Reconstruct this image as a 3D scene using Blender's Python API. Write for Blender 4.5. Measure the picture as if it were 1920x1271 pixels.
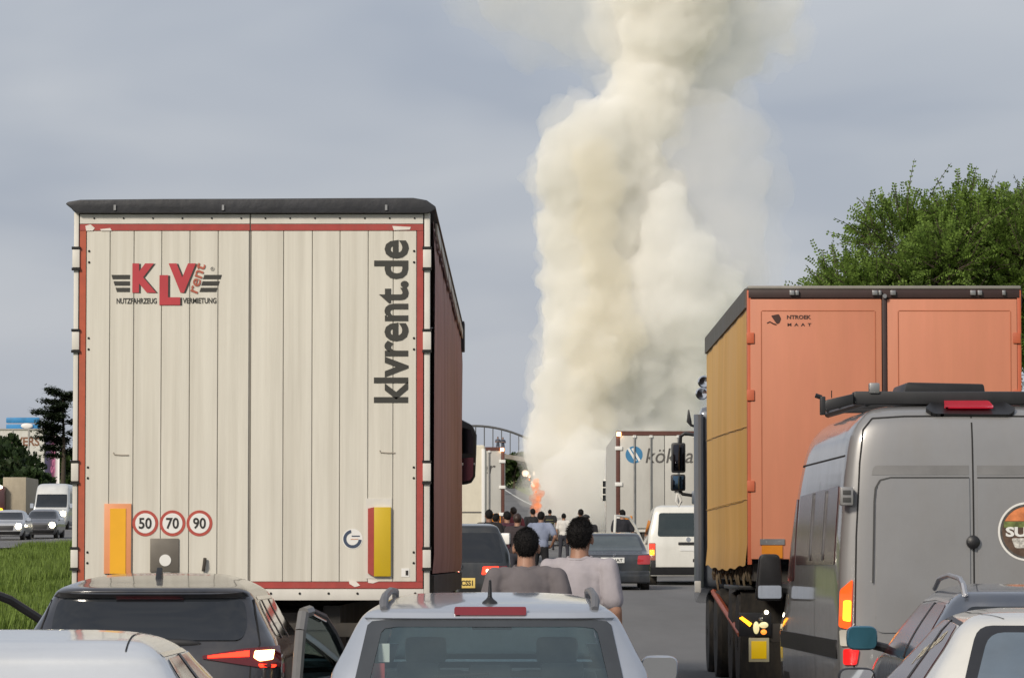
import bpy, bmesh, math, random
from mathutils import Vector, Matrix, noise
random.seed(7)
for o in list(bpy.data.objects): bpy.data.objects.remove(o)
sc = bpy.context.scene
C = sc.collection
R = math.radians

# ------------------------------------------------------------ camera, sky, sun, exposure
W, H, F = 1920.0, 1271.0, 7500.0            # photograph size, focal length in its pixels
VPU, VPV, CAMZ = 975.0, 1060.0, 1.6         # vanishing point of the level road, eye height
PITCH = math.atan((VPV - H/2)/F); YAW = math.atan((VPU - W/2)/F)
cd = bpy.data.cameras.new('camera'); cam = bpy.data.objects.new('camera', cd); C.objects.link(cam)
cam.location = (0, 0, CAMZ); cam.rotation_euler = (math.pi/2 + PITCH, 0, YAW)
cd.sensor_width = 36; cd.lens = 36*F/W; cd.clip_start = 0.5; cd.clip_end = 6000
sc.camera = cam
SUN_EL, SUN_AZ = 30.0, 213.0                # behind the camera, a little to the left (compass degrees from +Y, clockwise)
wd = bpy.data.worlds.new('World'); sc.world = wd; wd.use_nodes = True
nt = wd.node_tree; nt.nodes.clear()
def N(t, nt=None, **kw):
    n = nt.nodes.new(t)
    for k, v in kw.items(): setattr(n, k, v)
    return n
wo = N('ShaderNodeOutputWorld', nt); bg = N('ShaderNodeBackground', nt)
sky = N('ShaderNodeTexSky', nt, sky_type='NISHITA', sun_disc=False)
sky.sun_elevation = R(SUN_EL); sky.sun_rotation = R(SUN_AZ); sky.dust_density = 3; sky.air_density = 1.2
tc = N('ShaderNodeTexCoord', nt); mp = N('ShaderNodeMapping', nt); mp.inputs['Scale'].default_value = (1, 1, 3.2)
nz = N('ShaderNodeTexNoise', nt); nz.inputs['Scale'].default_value = 9; nz.inputs['Detail'].default_value = 3; nz.inputs['Roughness'].default_value = .42; nz.inputs['Distortion'].default_value = .4
cr = N('ShaderNodeValToRGB', nt)
cr.color_ramp.elements[0].position = .36; cr.color_ramp.elements[0].color = (2.12, 2.33, 2.78, 1)
cr.color_ramp.elements[1].position = .68; cr.color_ramp.elements[1].color = (2.95, 3.07, 3.34, 1)
mx = N('ShaderNodeMix', nt, data_type='RGBA'); mx.inputs['Factor'].default_value = .93
L = nt.links.new
L(tc.outputs['Generated'], mp.inputs['Vector']); L(mp.outputs[0], nz.inputs['Vector']); L(nz.outputs['Fac'], cr.inputs['Fac'])
L(sky.outputs[0], mx.inputs['A']); L(cr.outputs[0], mx.inputs['B']); L(mx.outputs['Result'], bg.inputs['Color'])
bg.inputs['Strength'].default_value = .085
L(bg.outputs[0], wo.inputs[0])
sl = bpy.data.lights.new('sun', 'SUN'); sun = bpy.data.objects.new('sun', sl); C.objects.link(sun)
sl.energy = 1.5; sl.angle = R(11); sl.color = (1, .91, .78)
az = R(SUN_AZ); el = R(SUN_EL)
sd = Vector((math.sin(az)*math.cos(el), math.cos(az)*math.cos(el), math.sin(el)))
sun.rotation_euler = sd.to_track_quat('Z', 'Y').to_euler()
sun.location = sd*60
vs = sc.view_settings; vs.view_transform = 'Standard'; vs.look = 'None'; vs.exposure = 1.06; vs.gamma = 1; vs.use_curve_mapping = False
cy = sc.cycles; cy.volume_bounces = 12; cy.max_bounces = 16; cy.transparent_max_bounces = 24; cy.use_denoising = True
cy.diffuse_bounces = 3; cy.glossy_bounces = 4; cy.sample_clamp_indirect = 6

CR = cam.rotation_euler.to_matrix()
def at(u, v, Y):
    """Point on the plane y = Y seen at photograph pixel (u, v)."""
    d = CR @ Vector(((u - W/2)/F, -(v - H/2)/F, -1))
    return Vector((0, 0, CAMZ)) + d*(Y/d.y)

# ------------------------------------------------------------ helpers
def lin(c):
    if isinstance(c, str):
        c = [int(c[i:i+2], 16)/255 for i in (0, 2, 4)]
    return tuple(x/12.92 if x <= .04045 else ((x + .055)/1.055)**2.4 for x in c)
MATS = {}
def mat(name, col, rough=.5, metal=0., coat=0., var=.12, scale=4., bump=0., bscale=40., dirt=0., dcol='6b6155', spec=.5, stretch=(1, 1, 1), emit=None, es=0.):
    if name in MATS: return MATS[name]
    m = bpy.data.materials.new(name); m.use_nodes = True; nt = m.node_tree
    b = nt.nodes['Principled BSDF']; L = nt.links.new
    c = lin(col) if isinstance(col, str) else col
    tc = N('ShaderNodeTexCoord', nt); mp = N('ShaderNodeMapping', nt); mp.inputs['Scale'].default_value = stretch
    L(tc.outputs['Object'], mp.inputs['Vector'])
    nz = N('ShaderNodeTexNoise', nt); nz.inputs['Scale'].default_value = scale; nz.inputs['Detail'].default_value = 5; nz.inputs['Roughness'].default_value = .6
    L(mp.outputs[0], nz.inputs['Vector'])
    r = N('ShaderNodeValToRGB', nt)
    r.color_ramp.elements[0].position = .3; r.color_ramp.elements[1].position = .7
    r.color_ramp.elements[0].color = tuple(x*(1-var) for x in c) + (1,)
    r.color_ramp.elements[1].color = tuple(min(1, x*(1+var)) for x in c) + (1,)
    L(nz.outputs['Fac'], r.inputs['Fac']); out = r.outputs[0]
    if dirt > 0:
        n2 = N('ShaderNodeTexNoise', nt); n2.inputs['Scale'].default_value = scale*.7; n2.inputs['Detail'].default_value = 8; n2.inputs['Roughness'].default_value = .7
        m2 = N('ShaderNodeMapping', nt); m2.inputs['Scale'].default_value = tuple(s*f for s, f in zip(stretch, (1.3, 1.3, .35))); m2.inputs['Location'].default_value = (3, 7, 1)
        L(tc.outputs['Object'], m2.inputs['Vector']); L(m2.outputs[0], n2.inputs['Vector'])
        mr = N('ShaderNodeMapRange', nt); mr.inputs['From Min'].default_value = .42; mr.inputs['From Max'].default_value = .75; mr.inputs['To Max'].default_value = dirt
        L(n2.outputs['Fac'], mr.inputs['Value'])
        mx = N('ShaderNodeMix', nt, data_type='RGBA'); mx.inputs['B'].default_value = lin(dcol) + (1,)
        L(mr.outputs[0], mx.inputs['Factor']); L(out, mx.inputs['A']); out = mx.outputs['Result']
        ra = N('ShaderNodeMath', nt, operation='MULTIPLY_ADD'); ra.inputs[1].default_value = .5; ra.inputs[2].default_value = rough
        L(mr.outputs[0], ra.inputs[0]); L(ra.outputs[0], b.inputs['Roughness'])
    else:
        b.inputs['Roughness'].default_value = rough
    L(out, b.inputs['Base Color'])
    b.inputs['Metallic'].default_value = metal; b.inputs['Coat Weight'].default_value = coat; b.inputs['Coat Roughness'].default_value = .06
    b.inputs['Specular IOR Level'].default_value = spec
    if bump > 0:
        n3 = N('ShaderNodeTexNoise', nt); n3.inputs['Scale'].default_value = bscale; n3.inputs['Detail'].default_value = 4
        L(mp.outputs[0], n3.inputs['Vector'])
        bp = N('ShaderNodeBump', nt); bp.inputs['Strength'].default_value = bump; bp.inputs['Distance'].default_value = .02
        L(n3.outputs['Fac'], bp.inputs['Height']); L(bp.outputs[0], b.inputs['Normal'])
    if emit:
        b.inputs['Emission Color'].default_value = lin(emit) + (1,); b.inputs['Emission Strength'].default_value = es
    MATS[name] = m
    return m
def tagged(o, label=None, cat=None, group=None, kind=None):
    if label: o['label'] = label
    if cat: o['category'] = cat
    if group: o['group'] = group
    if kind: o['kind'] = kind
    return o
def thing(name, label, cat, loc=(0, 0, 0), rz=0, group=None):
    o = bpy.data.objects.new(name, None); C.objects.link(o); o.empty_display_size = .2
    o.location = loc; o.rotation_euler = (0, 0, rz)
    return tagged(o, label, cat, group)
def link(name, me, m, parent=None):
    o = bpy.data.objects.new(name, me); C.objects.link(o)
    if m is not None and not me.materials: me.materials.append(m)
    if parent is not None: o.parent = parent
    return o
class MB:
    """Collects shapes and links them as one mesh object."""
    def __init__(s): s.v = []; s.f = []
    def add(s, vs, fs):
        n = len(s.v); s.v += [tuple(v) for v in vs]; s.f += [tuple(i + n for i in f) for f in fs]; return s
    def box(s, x0, x1, y0, y1, z0, z1, M=None):
        vs = [Vector((x, y, z)) for z in (z0, z1) for y in (y0, y1) for x in (x0, x1)]
        if M is not None: vs = [M @ v for v in vs]
        return s.add(vs, [(0, 2, 3, 1), (4, 5, 7, 6), (0, 1, 5, 4), (2, 6, 7, 3), (0, 4, 6, 2), (1, 3, 7, 5)])
    def prism(s, poly, axis, a, b):
        """poly of 2-D points extruded along axis x (y,z), y (x,z) or z (x,y) from a to b"""
        def p(q, t): return {'x': (t, q[0], q[1]), 'y': (q[0], t, q[1]), 'z': (q[0], q[1], t)}[axis]
        n = len(poly); vs = [p(q, a) for q in poly] + [p(q, b) for q in poly]
        fs = [tuple(range(n)), tuple(range(2*n-1, n-1, -1))] + [(i, i+n, (i+1) % n + n, (i+1) % n) for i in range(n)]
        return s.add(vs, fs)
    def tube(s, pts, r, n=8, cap=True):
        pts = [Vector(p) for p in pts]; rs = r if isinstance(r, (list, tuple)) else [r]*len(pts)
        vs = []; fs = []
        up = None
        for i, p in enumerate(pts):
            t = (pts[min(i+1, len(pts)-1)] - pts[max(i-1, 0)]).normalized()
            if up is None: up = t.orthogonal().normalized()
            else:
                up = up - t*up.dot(t); up = up.normalized() if up.length > 1e-6 else t.orthogonal().normalized()
            w = t.cross(up)
            for k in range(n):
                a = 2*math.pi*k/n
                vs.append(p + (up*math.cos(a) + w*math.sin(a))*rs[i])
        for i in range(len(pts)-1):
            for k in range(n):
                fs.append((i*n+k, i*n+(k+1) % n, (i+1)*n+(k+1) % n, (i+1)*n+k))
        if cap: fs += [tuple(range(n-1, -1, -1)), tuple(range((len(pts)-1)*n, len(pts)*n))]
        return s.add(vs, fs)
    def lathe(s, prof, c, axis='z', n=20):
        """prof of (r, h) turned about axis through c"""
        vs = []; fs = []
        for r, h in prof:
            for k in range(n):
                a = 2*math.pi*k/n; x, y = r*math.cos(a), r*math.sin(a)
                q = {'z': (x, y, h), 'x': (h, x, y), 'y': (y, h, x)}[axis]
                vs.append(Vector(c) + Vector(q))
        for i in range(len(prof)-1):
            for k in range(n): fs.append((i*n+k, i*n+(k+1) % n, (i+1)*n+(k+1) % n, (i+1)*n+k))
        fs += [tuple(range(n-1, -1, -1)), tuple(range((len(prof)-1)*n, len(prof)*n))]
        return s.add(vs, fs)
    def ball(s, c, r, n=14, m=9, M=None):
        r = (r, r, r) if not isinstance(r, (tuple, list)) else r
        vs = [Vector((0, 0, -r[2]))]
        for i in range(1, m):
            a = math.pi*i/m
            for k in range(n):
                b = 2*math.pi*k/n
                vs.append(Vector((r[0]*math.sin(a)*math.cos(b), r[1]*math.sin(a)*math.sin(b), -r[2]*math.cos(a))))
        vs.append(Vector((0, 0, r[2])))
        if M is not None: vs = [M @ v for v in vs]
        vs = [Vector(c) + v for v in vs]
        fs = [(0, 1+(k+1) % n, 1+k) for k in range(n)]
        for i in range(m-2):
            for k in range(n): fs.append((1+i*n+k, 1+i*n+(k+1) % n, 1+(i+1)*n+(k+1) % n, 1+(i+1)*n+k))
        t = len(vs)-1
        fs += [(t, 1+(m-2)*n+k, 1+(m-2)*n+(k+1) % n) for k in range(n)]
        return s.add(vs, fs)
    def mesh(s, name, bevel=0, seg=2, smooth=True, ang=35):
        me = bpy.data.meshes.new(name); me.from_pydata([tuple(v) for v in s.v], [], s.f)
        bm = bmesh.new(); bm.from_mesh(me)
        bmesh.ops.recalc_face_normals(bm, faces=bm.faces)
        if bevel:
            es = [e for e in bm.edges if len(e.link_faces) == 2 and e.calc_face_angle(0) > R(30)]
            bmesh.ops.bevel(bm, geom=es, offset=bevel, segments=seg, affect='EDGES', profile=.6, clamp_overlap=True)
        if smooth:
            for f in bm.faces: f.smooth = True
            for e in bm.edges:
                if len(e.link_faces) == 2 and e.calc_face_angle(0) > R(ang): e.smooth = False
        bm.to_mesh(me); bm.free()
        return me
    def build(s, name, m, parent=None, bevel=0, seg=2, smooth=True, ang=35):
        return link(name, s.mesh(name, bevel, seg, smooth, ang), m, parent)
def rpoly(pts, r, seg=4):
    """convex polygon with rounded corners; r one number or one per corner"""
    out = []; n = len(pts)
    for i in range(n):
        p = Vector(pts[i]); a = Vector(pts[i-1]) - p; b = Vector(pts[(i+1) % n]) - p
        rr = r[i] if isinstance(r, (list, tuple)) else r
        if rr <= 0: out.append(tuple(p)); continue
        rr = min(rr, a.length*.48, b.length*.48)
        A = p + a.normalized()*rr; B = p + b.normalized()*rr
        for k in range(seg+1):
            t = k/seg
            out.append(tuple(A*(1-t)**2 + p*2*t*(1-t) + B*t*t))
    return out
def patch(name, poly, proj, m, parent, off=.004, res=.05, thick=.012):
    """convex polygon in a surface's own two coordinates, laid on that surface, proud of it"""
    area = sum(poly[i-1][0]*poly[i][1] - poly[i][0]*poly[i-1][1] for i in range(len(poly)))
    if area < 0: poly = poly[::-1]
    x0 = min(p[0] for p in poly); x1 = max(p[0] for p in poly); y0 = min(p[1] for p in poly); y1 = max(p[1] for p in poly)
    bm = bmesh.new()
    nx = max(1, min(40, int((x1-x0)/res))); ny = max(1, min(40, int((y1-y0)/res)))
    g = [[bm.verts.new((x0+(x1-x0)*i/nx, y0+(y1-y0)*j/ny, 0)) for i in range(nx+1)] for j in range(ny+1)]
    for j in range(ny):
        for i in range(nx): bm.faces.new((g[j][i], g[j][i+1], g[j+1][i+1], g[j+1][i]))
    for i in range(len(poly)):
        a = Vector(poly[i-1]); b = Vector(poly[i])
        if (b-a).length < 1e-5: continue
        nrm = Vector((b.y-a.y, -(b.x-a.x), 0))
        bmesh.ops.bisect_plane(bm, geom=bm.verts[:]+bm.edges[:]+bm.faces[:], plane_co=(a.x, a.y, 0), plane_no=nrm, clear_outer=True, dist=1e-6)
    e = .004
    outs = {}
    for v in bm.verts:
        a, b = v.co.x, v.co.y
        p = Vector(proj(a, b)); du = Vector(proj(a+e, b)) - Vector(proj(a-e, b)); dv = Vector(proj(a, b+e)) - Vector(proj(a, b-e))
        nn = du.cross(dv)
        outs[v] = (p, nn.normalized() if nn.length > 1e-12 else Vector((0, -1, 0)))
    top = {}
    for v, (p, nn) in outs.items(): v.co = p + nn*off; v.normal = nn
    be = [ed for ed in bm.edges if len(ed.link_faces) == 1]
    low = {}
    for ed in be:                     # a skirt down into the surface: the pane has an edge of its own
        q = []
        for v in ed.verts:
            if v not in low:
                p, nn = outs[v]; low[v] = bm.verts.new(p + nn*(off-thick))
            q.append(low[v])
        bm.faces.new((ed.verts[0], ed.verts[1], q[1], q[0]))
    for f in bm.faces: f.smooth = True
    for ed in be: ed.smooth = False
    me = bpy.data.meshes.new(name); bm.to_mesh(me); bm.free()
    return link(name, me, m, parent)
def text(name, s, box, y, m, parent, rot=0, bold=0., shear=0., depth=.003, face=-1):
    """flat lettering filling box (x0, z0, x1, z1) on a plane facing -Y at y"""
    cu = bpy.data.curves.new(name, 'FONT'); cu.body = s; cu.offset = bold; cu.shear = shear; cu.resolution_u = 3
    o = bpy.data.objects.new(name, cu); C.objects.link(o)
    dg = bpy.context.evaluated_depsgraph_get()
    me = bpy.data.meshes.new_from_object(o.evaluated_get(dg)); bpy.data.objects.remove(o); bpy.data.curves.remove(cu)
    me.name = name
    me.transform(Matrix.Rotation(rot, 4, 'Z'))
    xs = [v.co.x for v in me.vertices]; ys = [v.co.y for v in me.vertices]
    a0, a1, b0, b1 = min(xs), max(xs), min(ys), max(ys)
    for v in me.vertices:
        fx = (v.co.x-a0)/(a1-a0); fz = (v.co.y-b0)/(b1-b0)
        v.co = (box[0]+(box[2]-box[0])*fx, y, box[1]+(box[3]-box[1])*fz)
    bm = bmesh.new(); bm.from_mesh(me)
    r = bmesh.ops.extrude_face_region(bm, geom=bm.faces[:])
    for v in [g for g in r['geom'] if isinstance(g, bmesh.types.BMVert)]: v.co.y -= depth
    bmesh.ops.recalc_face_normals(bm, faces=bm.faces); bm.to_mesh(me); bm.free()
    me.materials.clear()
    for p in me.polygons: p.use_smooth = False
    return link(name, me, m, parent)
def evalmesh(me, mods):
    o = bpy.data.objects.new('tmp', me); C.objects.link(o)
    for t, kw in mods:
        md = o.modifiers.new(t, t)
        for k, v in kw.items(): setattr(md, k, v)
    dg = bpy.context.evaluated_depsgraph_get()
    r = bpy.data.meshes.new_from_object(o.evaluated_get(dg)); bpy.data.objects.remove(o); bpy.data.meshes.remove(me)
    return r
def blend(me, voxel, it=3):
    """one continuous skin round overlapping shapes"""
    me = evalmesh(me, [('REMESH', dict(mode='VOXEL', voxel_size=voxel))])
    bm = bmesh.new(); bm.from_mesh(me)
    for _ in range(it): bmesh.ops.smooth_vert(bm, verts=bm.verts, factor=.5, use_axis_x=True, use_axis_y=True, use_axis_z=True)
    for f in bm.faces: f.smooth = True
    bm.to_mesh(me); bm.free()
    return me

# ------------------------------------------------------------ materials
GLASS = mat('window_glass', (.012, .014, .017), .04, 0, .6, .1)
BLACKP = mat('black_plastic', (.016, .016, .018), .45, var=.2, scale=8)
RUBBER = mat('tyre_rubber', (.02, .019, .018), .8, var=.3, scale=9, dirt=.5)
STEEL = mat('dull_steel', (.3, .3, .3), .4, .8, var=.2)
CHROME = mat('chrome', (.75, .75, .76), .12, 1., var=.05)
MIRR = mat('mirror_glass', (.8, .83, .85), .03, 1., var=.02)
WHITE = mat('white_paint', (.74, .73, .70), .4, var=.04)
BLACK = mat('black_print', (.02, .018, .016), .5, var=.1)
REDLENS = mat('red_lens', (.17, .006, .010), .12, 0, 1, .1)
REDLIT = mat('lit_red_lens', (.6, .03, .02), .2, emit='ff2a14', es=2.2)
HOTLIT = mat('lit_lamp_core', (.9, .5, .3), .2, emit='ffc07a', es=5)
AMBERLIT = mat('lit_amber_lens', (.8, .3, .03), .2, emit='ff9a18', es=2.4)
AMBER = mat('amber_lens', (.62, .22, .02), .2, 0, .6)
WARM = mat('lit_headlamp', (.9, .85, .7), .2, emit='fff2cc', es=9)
SEAM = mat('dark_gap', (.012, .011, .011), .8, var=.05)
PLATEW = mat('white_plate', (.72, .72, .70), .4, var=.05)
PLATEY = mat('yellow_plate', (.75, .55, .16), .4, var=.05)

# ------------------------------------------------------------ ground, road
ZP = [(-80, 0), (22, 0), (30, .12), (36, .34), (48, .40), (60, .62), (86, 1.03), (93, 1.13), (120, 1.58), (187, 2.45), (240, 3.7), (300, 5.3), (380, 7.7), (500, 11.6), (700, 17.5), (1000, 24), (1500, 30), (4000, 34)]
def pchip(xs, ys, x):
    n = len(xs)
    if x <= xs[0]: return ys[0]
    if x >= xs[-1]: return ys[-1]
    d = [(ys[i+1]-ys[i])/(xs[i+1]-xs[i]) for i in range(n-1)]
    def m(i):
        if i == 0: return d[0]
        if i == n-1: return d[-1]
        return 0 if d[i-1]*d[i] <= 0 else 2*d[i-1]*d[i]/(d[i-1]+d[i])
    i = max(k for k in range(n-1) if xs[k] <= x)
    h = xs[i+1]-xs[i]; t = (x-xs[i])/h
    return (2*t**3-3*t**2+1)*ys[i] + (t**3-2*t**2+t)*h*m(i) + (-2*t**3+3*t**2)*ys[i+1] + (t**3-t**2)*h*m(i+1)
ZX, ZY = [p[0] for p in ZP], [p[1] for p in ZP]
def gz(y): return pchip(ZX, ZY, y)
def bend(y): return pchip([0, 160, 250, 380, 500, 700, 1200], [0, 0, -1.2, -5.2, -8.5, -16, -70], y)
YS = [-60, -30, 0] + [3*k for k in range(1, 70)] + [210+8*k for k in range(1, 40)] + [540+30*k for k in range(1, 30)] + [1500, 2000, 3000, 4000]
def sheet(name, cols, m, dz, hfun=None):
    vs = []; fs = []
    n = len(cols(0))
    for y in YS:
        for x in cols(y): vs.append((x, y, gz(y) + dz + (hfun(x, y) if hfun else 0)))
    for j in range(len(YS)-1):
        for i in range(n-1): fs.append((j*n+i, j*n+i+1, (j+1)*n+i+1, (j+1)*n+i))
    me = bpy.data.meshes.new(name); me.from_pydata(vs, [], fs)
    for p in me.polygons: p.use_smooth = True
    return link(name, me, m)
GRASSM = mat('grass_ground', (.14, .17, .035), .9, var=.5, scale=.35, bump=.8, bscale=3, dirt=.25, dcol='5c5a2c')
ASPH = mat('asphalt', (.14, .136, .133), .85, var=.16, scale=.5, bump=.25, bscale=60, dirt=.25, dcol='4c4a48', stretch=(1, .15, 1))
PAINT = mat('road_paint', (.62, .62, .58), .7, var=.2, scale=3, dirt=.35)
def gcols(y):
    b = bend(y)
    return [-900, -500, -300, -200, -140, -110] + [b + q for q in (-80, -65, -52, -44, -38, -33, -29, -25, -21, -18, -15, -12, -9.5, -7.5, -6.2, -5.9, 0, 7, 7.4, 9, 12, 16, 22, 30, 45, 70)] + [130, 200, 300, 500, 900]
def ghump(x, y):
    q = x - bend(y)
    if -6 < q < 7.2: return 0
    e = min(1, (-6-q)/3 if q < -6 else (q-7.2)/3)
    return e*(.16*noise.noise(Vector((x*.25, y*.1, 0))) + .12*noise.noise(Vector((x*.8, y*.4, 3)))) + (1.2*e if q > 9 else .1*e)
tagged(sheet('ground', gcols, GRASSM, -.03, ghump), kind='structure')
tagged(sheet('road', lambda y: [bend(y)+q for q in (-5.9, -3, 0, 3.5, 7)], ASPH, .004), kind='structure')
tagged(sheet('opposite_road', lambda y: [bend(y)+q for q in (-34, -30, -25, -19.5)], ASPH, .30), kind='structure')
def markings(name, x, w, dashed=False, y0=-20, y1=900):
    mb = MB(); y = y0
    seg = 3.0
    while y < y1:
        ya, yb = y, y+seg
        mb.add([(bend(ya)+x-w/2, ya, gz(ya)+.009), (bend(ya)+x+w/2, ya, gz(ya)+.009), (bend(yb)+x+w/2, yb, gz(yb)+.009), (bend(yb)+x-w/2, yb, gz(yb)+.009)], [(0, 1, 2, 3)])
        y += seg*(3 if dashed else 1)
    o = mb.build(name, PAINT, smooth=False); o.location.z = .012
    return tagged(o, kind='structure')
markings('edge_line_left', -4.5, .2)
markings('edge_line_right', 5.55, .2)
markings('lane_line', .42, .15, True)

# ------------------------------------------------------------ car shells
def mono(tab, t):
    return tuple(pchip(list(range(len(tab))), [r[k] for r in tab], t) for k in range(len(tab[0])))
class Shell:
    """a car body as a stack of rounded plan outlines; rows of prof are (z, rear y, front y, half width)"""
    def __init__(s, prof, cr=.32, cf=.6, n=3.4, K=72):
        s.cr, s.cf, s.n = cr, cf, n
        s.rows = [mono(prof, (len(prof)-1)*k/(K-1)) for k in range(K)]
        s.zs = [r[0] for r in s.rows]
    def row(s, z):
        zs = s.zs
        if z <= zs[0]: return s.rows[0][1:]
        if z >= zs[-1]: return s.rows[-1][1:]
        lo, hi = 0, len(zs)-1
        while hi-lo > 1:
            m = (lo+hi)//2
            if zs[m] <= z: lo = m
            else: hi = m
        t = (z-zs[lo])/max(1e-9, zs[hi]-zs[lo])
        return tuple(a+(b-a)*t for a, b in zip(s.rows[lo][1:], s.rows[hi][1:]))
    def rear(s, x, z):
        y0, y1, w = s.row(z); q = min(1, abs(x)/w); c = min(s.cr, (y1-y0)*.45)
        return Vector((x, y0 + c*(1-(max(0, 1-q**s.n))**(1/s.n)), z))
    def front(s, x, z):
        y0, y1, w = s.row(z); q = min(1, abs(x)/w); c = min(s.cf, (y1-y0)*.45)
        return Vector((x, y1 - c*(1-(max(0, 1-q**s.n))**(1/s.n)), z))
    def sx(s, y, z):
        y0, y1, w = s.row(z); c = min(s.cr, (y1-y0)*.45); d = min(s.cf, (y1-y0)*.45)
        if y < y0+c: q = min(1, max(0, 1-(y-y0)/c))
        elif y > y1-d: q = min(1, max(0, 1-(y1-y)/d))
        else: q = 0
        return w*(1-q**s.n)**(1/s.n)
    def right(s, y, z): return Vector((s.sx(y, z), y, z))
    def left(s, y, z): return Vector((-s.sx(-y, z), -y, z))       # first coordinate is -y, so faces turn outward
    def roof(s, x, y):
        lo, hi = s.zs[0], s.zs[-1]
        for _ in range(30):
            m = (lo+hi)/2
            y0, y1, w = s.row(m)
            if y0 < y < y1 and abs(x) < s.sx(y, m): lo = m
            else: hi = m
        return Vector((x, y, lo))
    def ring(s, z, k=9, m=10):
        y0, y1, w = s.row(z); c = min(s.cr, (y1-y0)*.45); d = min(s.cf, (y1-y0)*.45); e = 2/s.n
        pts = []
        for i in range(k+1):
            a = math.pi/2*i/k; pts.append((w*math.sin(a)**e, y0+c*(1-max(0, math.cos(a))**e)))
        for i in range(1, m):
            pts.append((w, y0+c+(y1-d-y0-c)*i/m))
        for i in range(k, -1, -1):
            a = math.pi/2*i/k; pts.append((w*math.sin(a)**e, y1-d*(1-max(0, math.cos(a))**e)))
        return pts + [(-x, y) for x, y in pts[-2:0:-1]]
    def body(s, name, m, parent, hole=None):
        vs = []; fs = []; rings = [s.ring(z) for z in s.zs]; n = len(rings[0])
        for z, r in zip(s.zs, rings): vs += [(x, y, z) for x, y in r]
        for j in range(len(rings)-1):
            for i in range(n):
                q = (j*n+i, j*n+(i+1) % n, (j+1)*n+(i+1) % n, (j+1)*n+i)
                if hole:
                    c = sum((Vector(vs[k]) for k in q), Vector())/4
                    if hole(c): continue
                fs.append(q)
        top = (len(rings)-1)*n
        ctr = len(vs); r = rings[-1]; vs.append((0, sum(p[1] for p in r)/n, s.zs[-1]+.003))
        fs += [(top+i, top+(i+1) % n, ctr) for i in range(n)]
        fs.append(tuple(range(n-1, -1, -1)))
        me = bpy.data.meshes.new(name); me.from_pydata(vs, [], fs)
        for p in me.polygons: p.use_smooth = True
        return link(name, me, m, parent)
def wheel(parent, x, y, r, w, rimmat=STEEL, side=None):
    s = 1 if x > 0 else -1
    t = MB().lathe([(r*.62, -w/2), (r*.93, -w/2), (r, -w*.36), (r, w*.36), (r*.93, w/2), (r*.62, w/2)], (0, 0, 0), 'x', 24)
    o = t.build('wheel', RUBBER, parent); o.location = (x, y, r)
    rm = MB().lathe([(r*.6, -w*.3), (r*.62, w*.45), (r*.5, w*.36), (r*.2, w*.42), (r*.12, w*.5), (.01, w*.5)], (0, 0, 0), 'x', 16)
    q = rm.build('rim', rimmat, o)
    if s < 0: q.rotation_euler.z = math.pi
    return o
def wing_mirror(parent, x, y, z, m, w=.2, h=.15, lab=None, name='mirror'):
    s = 1 if x > 0 else -1
    mb = MB().ball((0, 0, 0), (w/2, .085, h/2), 14, 10)
    for i, v in enumerate(mb.v):
        vx, vy, vz = v
        k = lambda a, r: r*math.copysign(min(1, abs(a)/r)**.55, a)
        mb.v[i] = (k(vx, w/2), max(-.045, vy), k(vz, h/2))
    o = mb.build(name, m, parent, ang=60); o.location = (x, y, z)
    g = MB().prism(rpoly([(-w*.44, -h*.42), (w*.44, -h*.42), (w*.44, h*.42), (-w*.44, h*.42)], .04), 'y', -.052, -.044).build('mirror_glass', MIRR, o)
    MB().tube([(-s*w*.4, .02, -h*.3), (-s*(w*.5+.08), .03, -h*.45)], .03).build('mirror_arm', BLACKP, o)
    if lab: o['label'] = lab
    return o
def seamline(name, pts, proj, parent, w=.008, m=SEAM):
    """thin dark panel gap following the body"""
    mb = MB()
    for a, b in zip(pts[:-1], pts[1:]):
        A, B = Vector(a), Vector(b); n = max(2, int((B-A).length/.06)); d = (B-A).normalized(); q = Vector((-d.y, d.x))*w/2
        for k in range(n):
            P0 = A+(B-A)*k/n; P1 = A+(B-A)*(k+1)/n; vs = []
            for p in (P0-q, P0+q, P1+q, P1-q):
                c = Vector(proj(p.x, p.y)); e = .004
                nn = (Vector(proj(p.x+e, p.y))-Vector(proj(p.x-e, p.y))).cross(Vector(proj(p.x, p.y+e))-Vector(proj(p.x, p.y-e)))
                vs.append(c+nn.normalized()*.0025)
            mb.add(vs, [(0, 1, 2, 3)])
    me = bpy.data.meshes.new(name); me.from_pydata(mb.v, [], mb.f)
    return link(name, me, m, parent)
def sym(pts): return pts + [(-x, z) for x, z in pts[::-1]]
def paint(name, col, metal=.3, rough=.32, dirt=.15): return mat(name, col, rough, metal, .9, var=.05, scale=2.5, dirt=dirt, dcol='7a7268')

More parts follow.
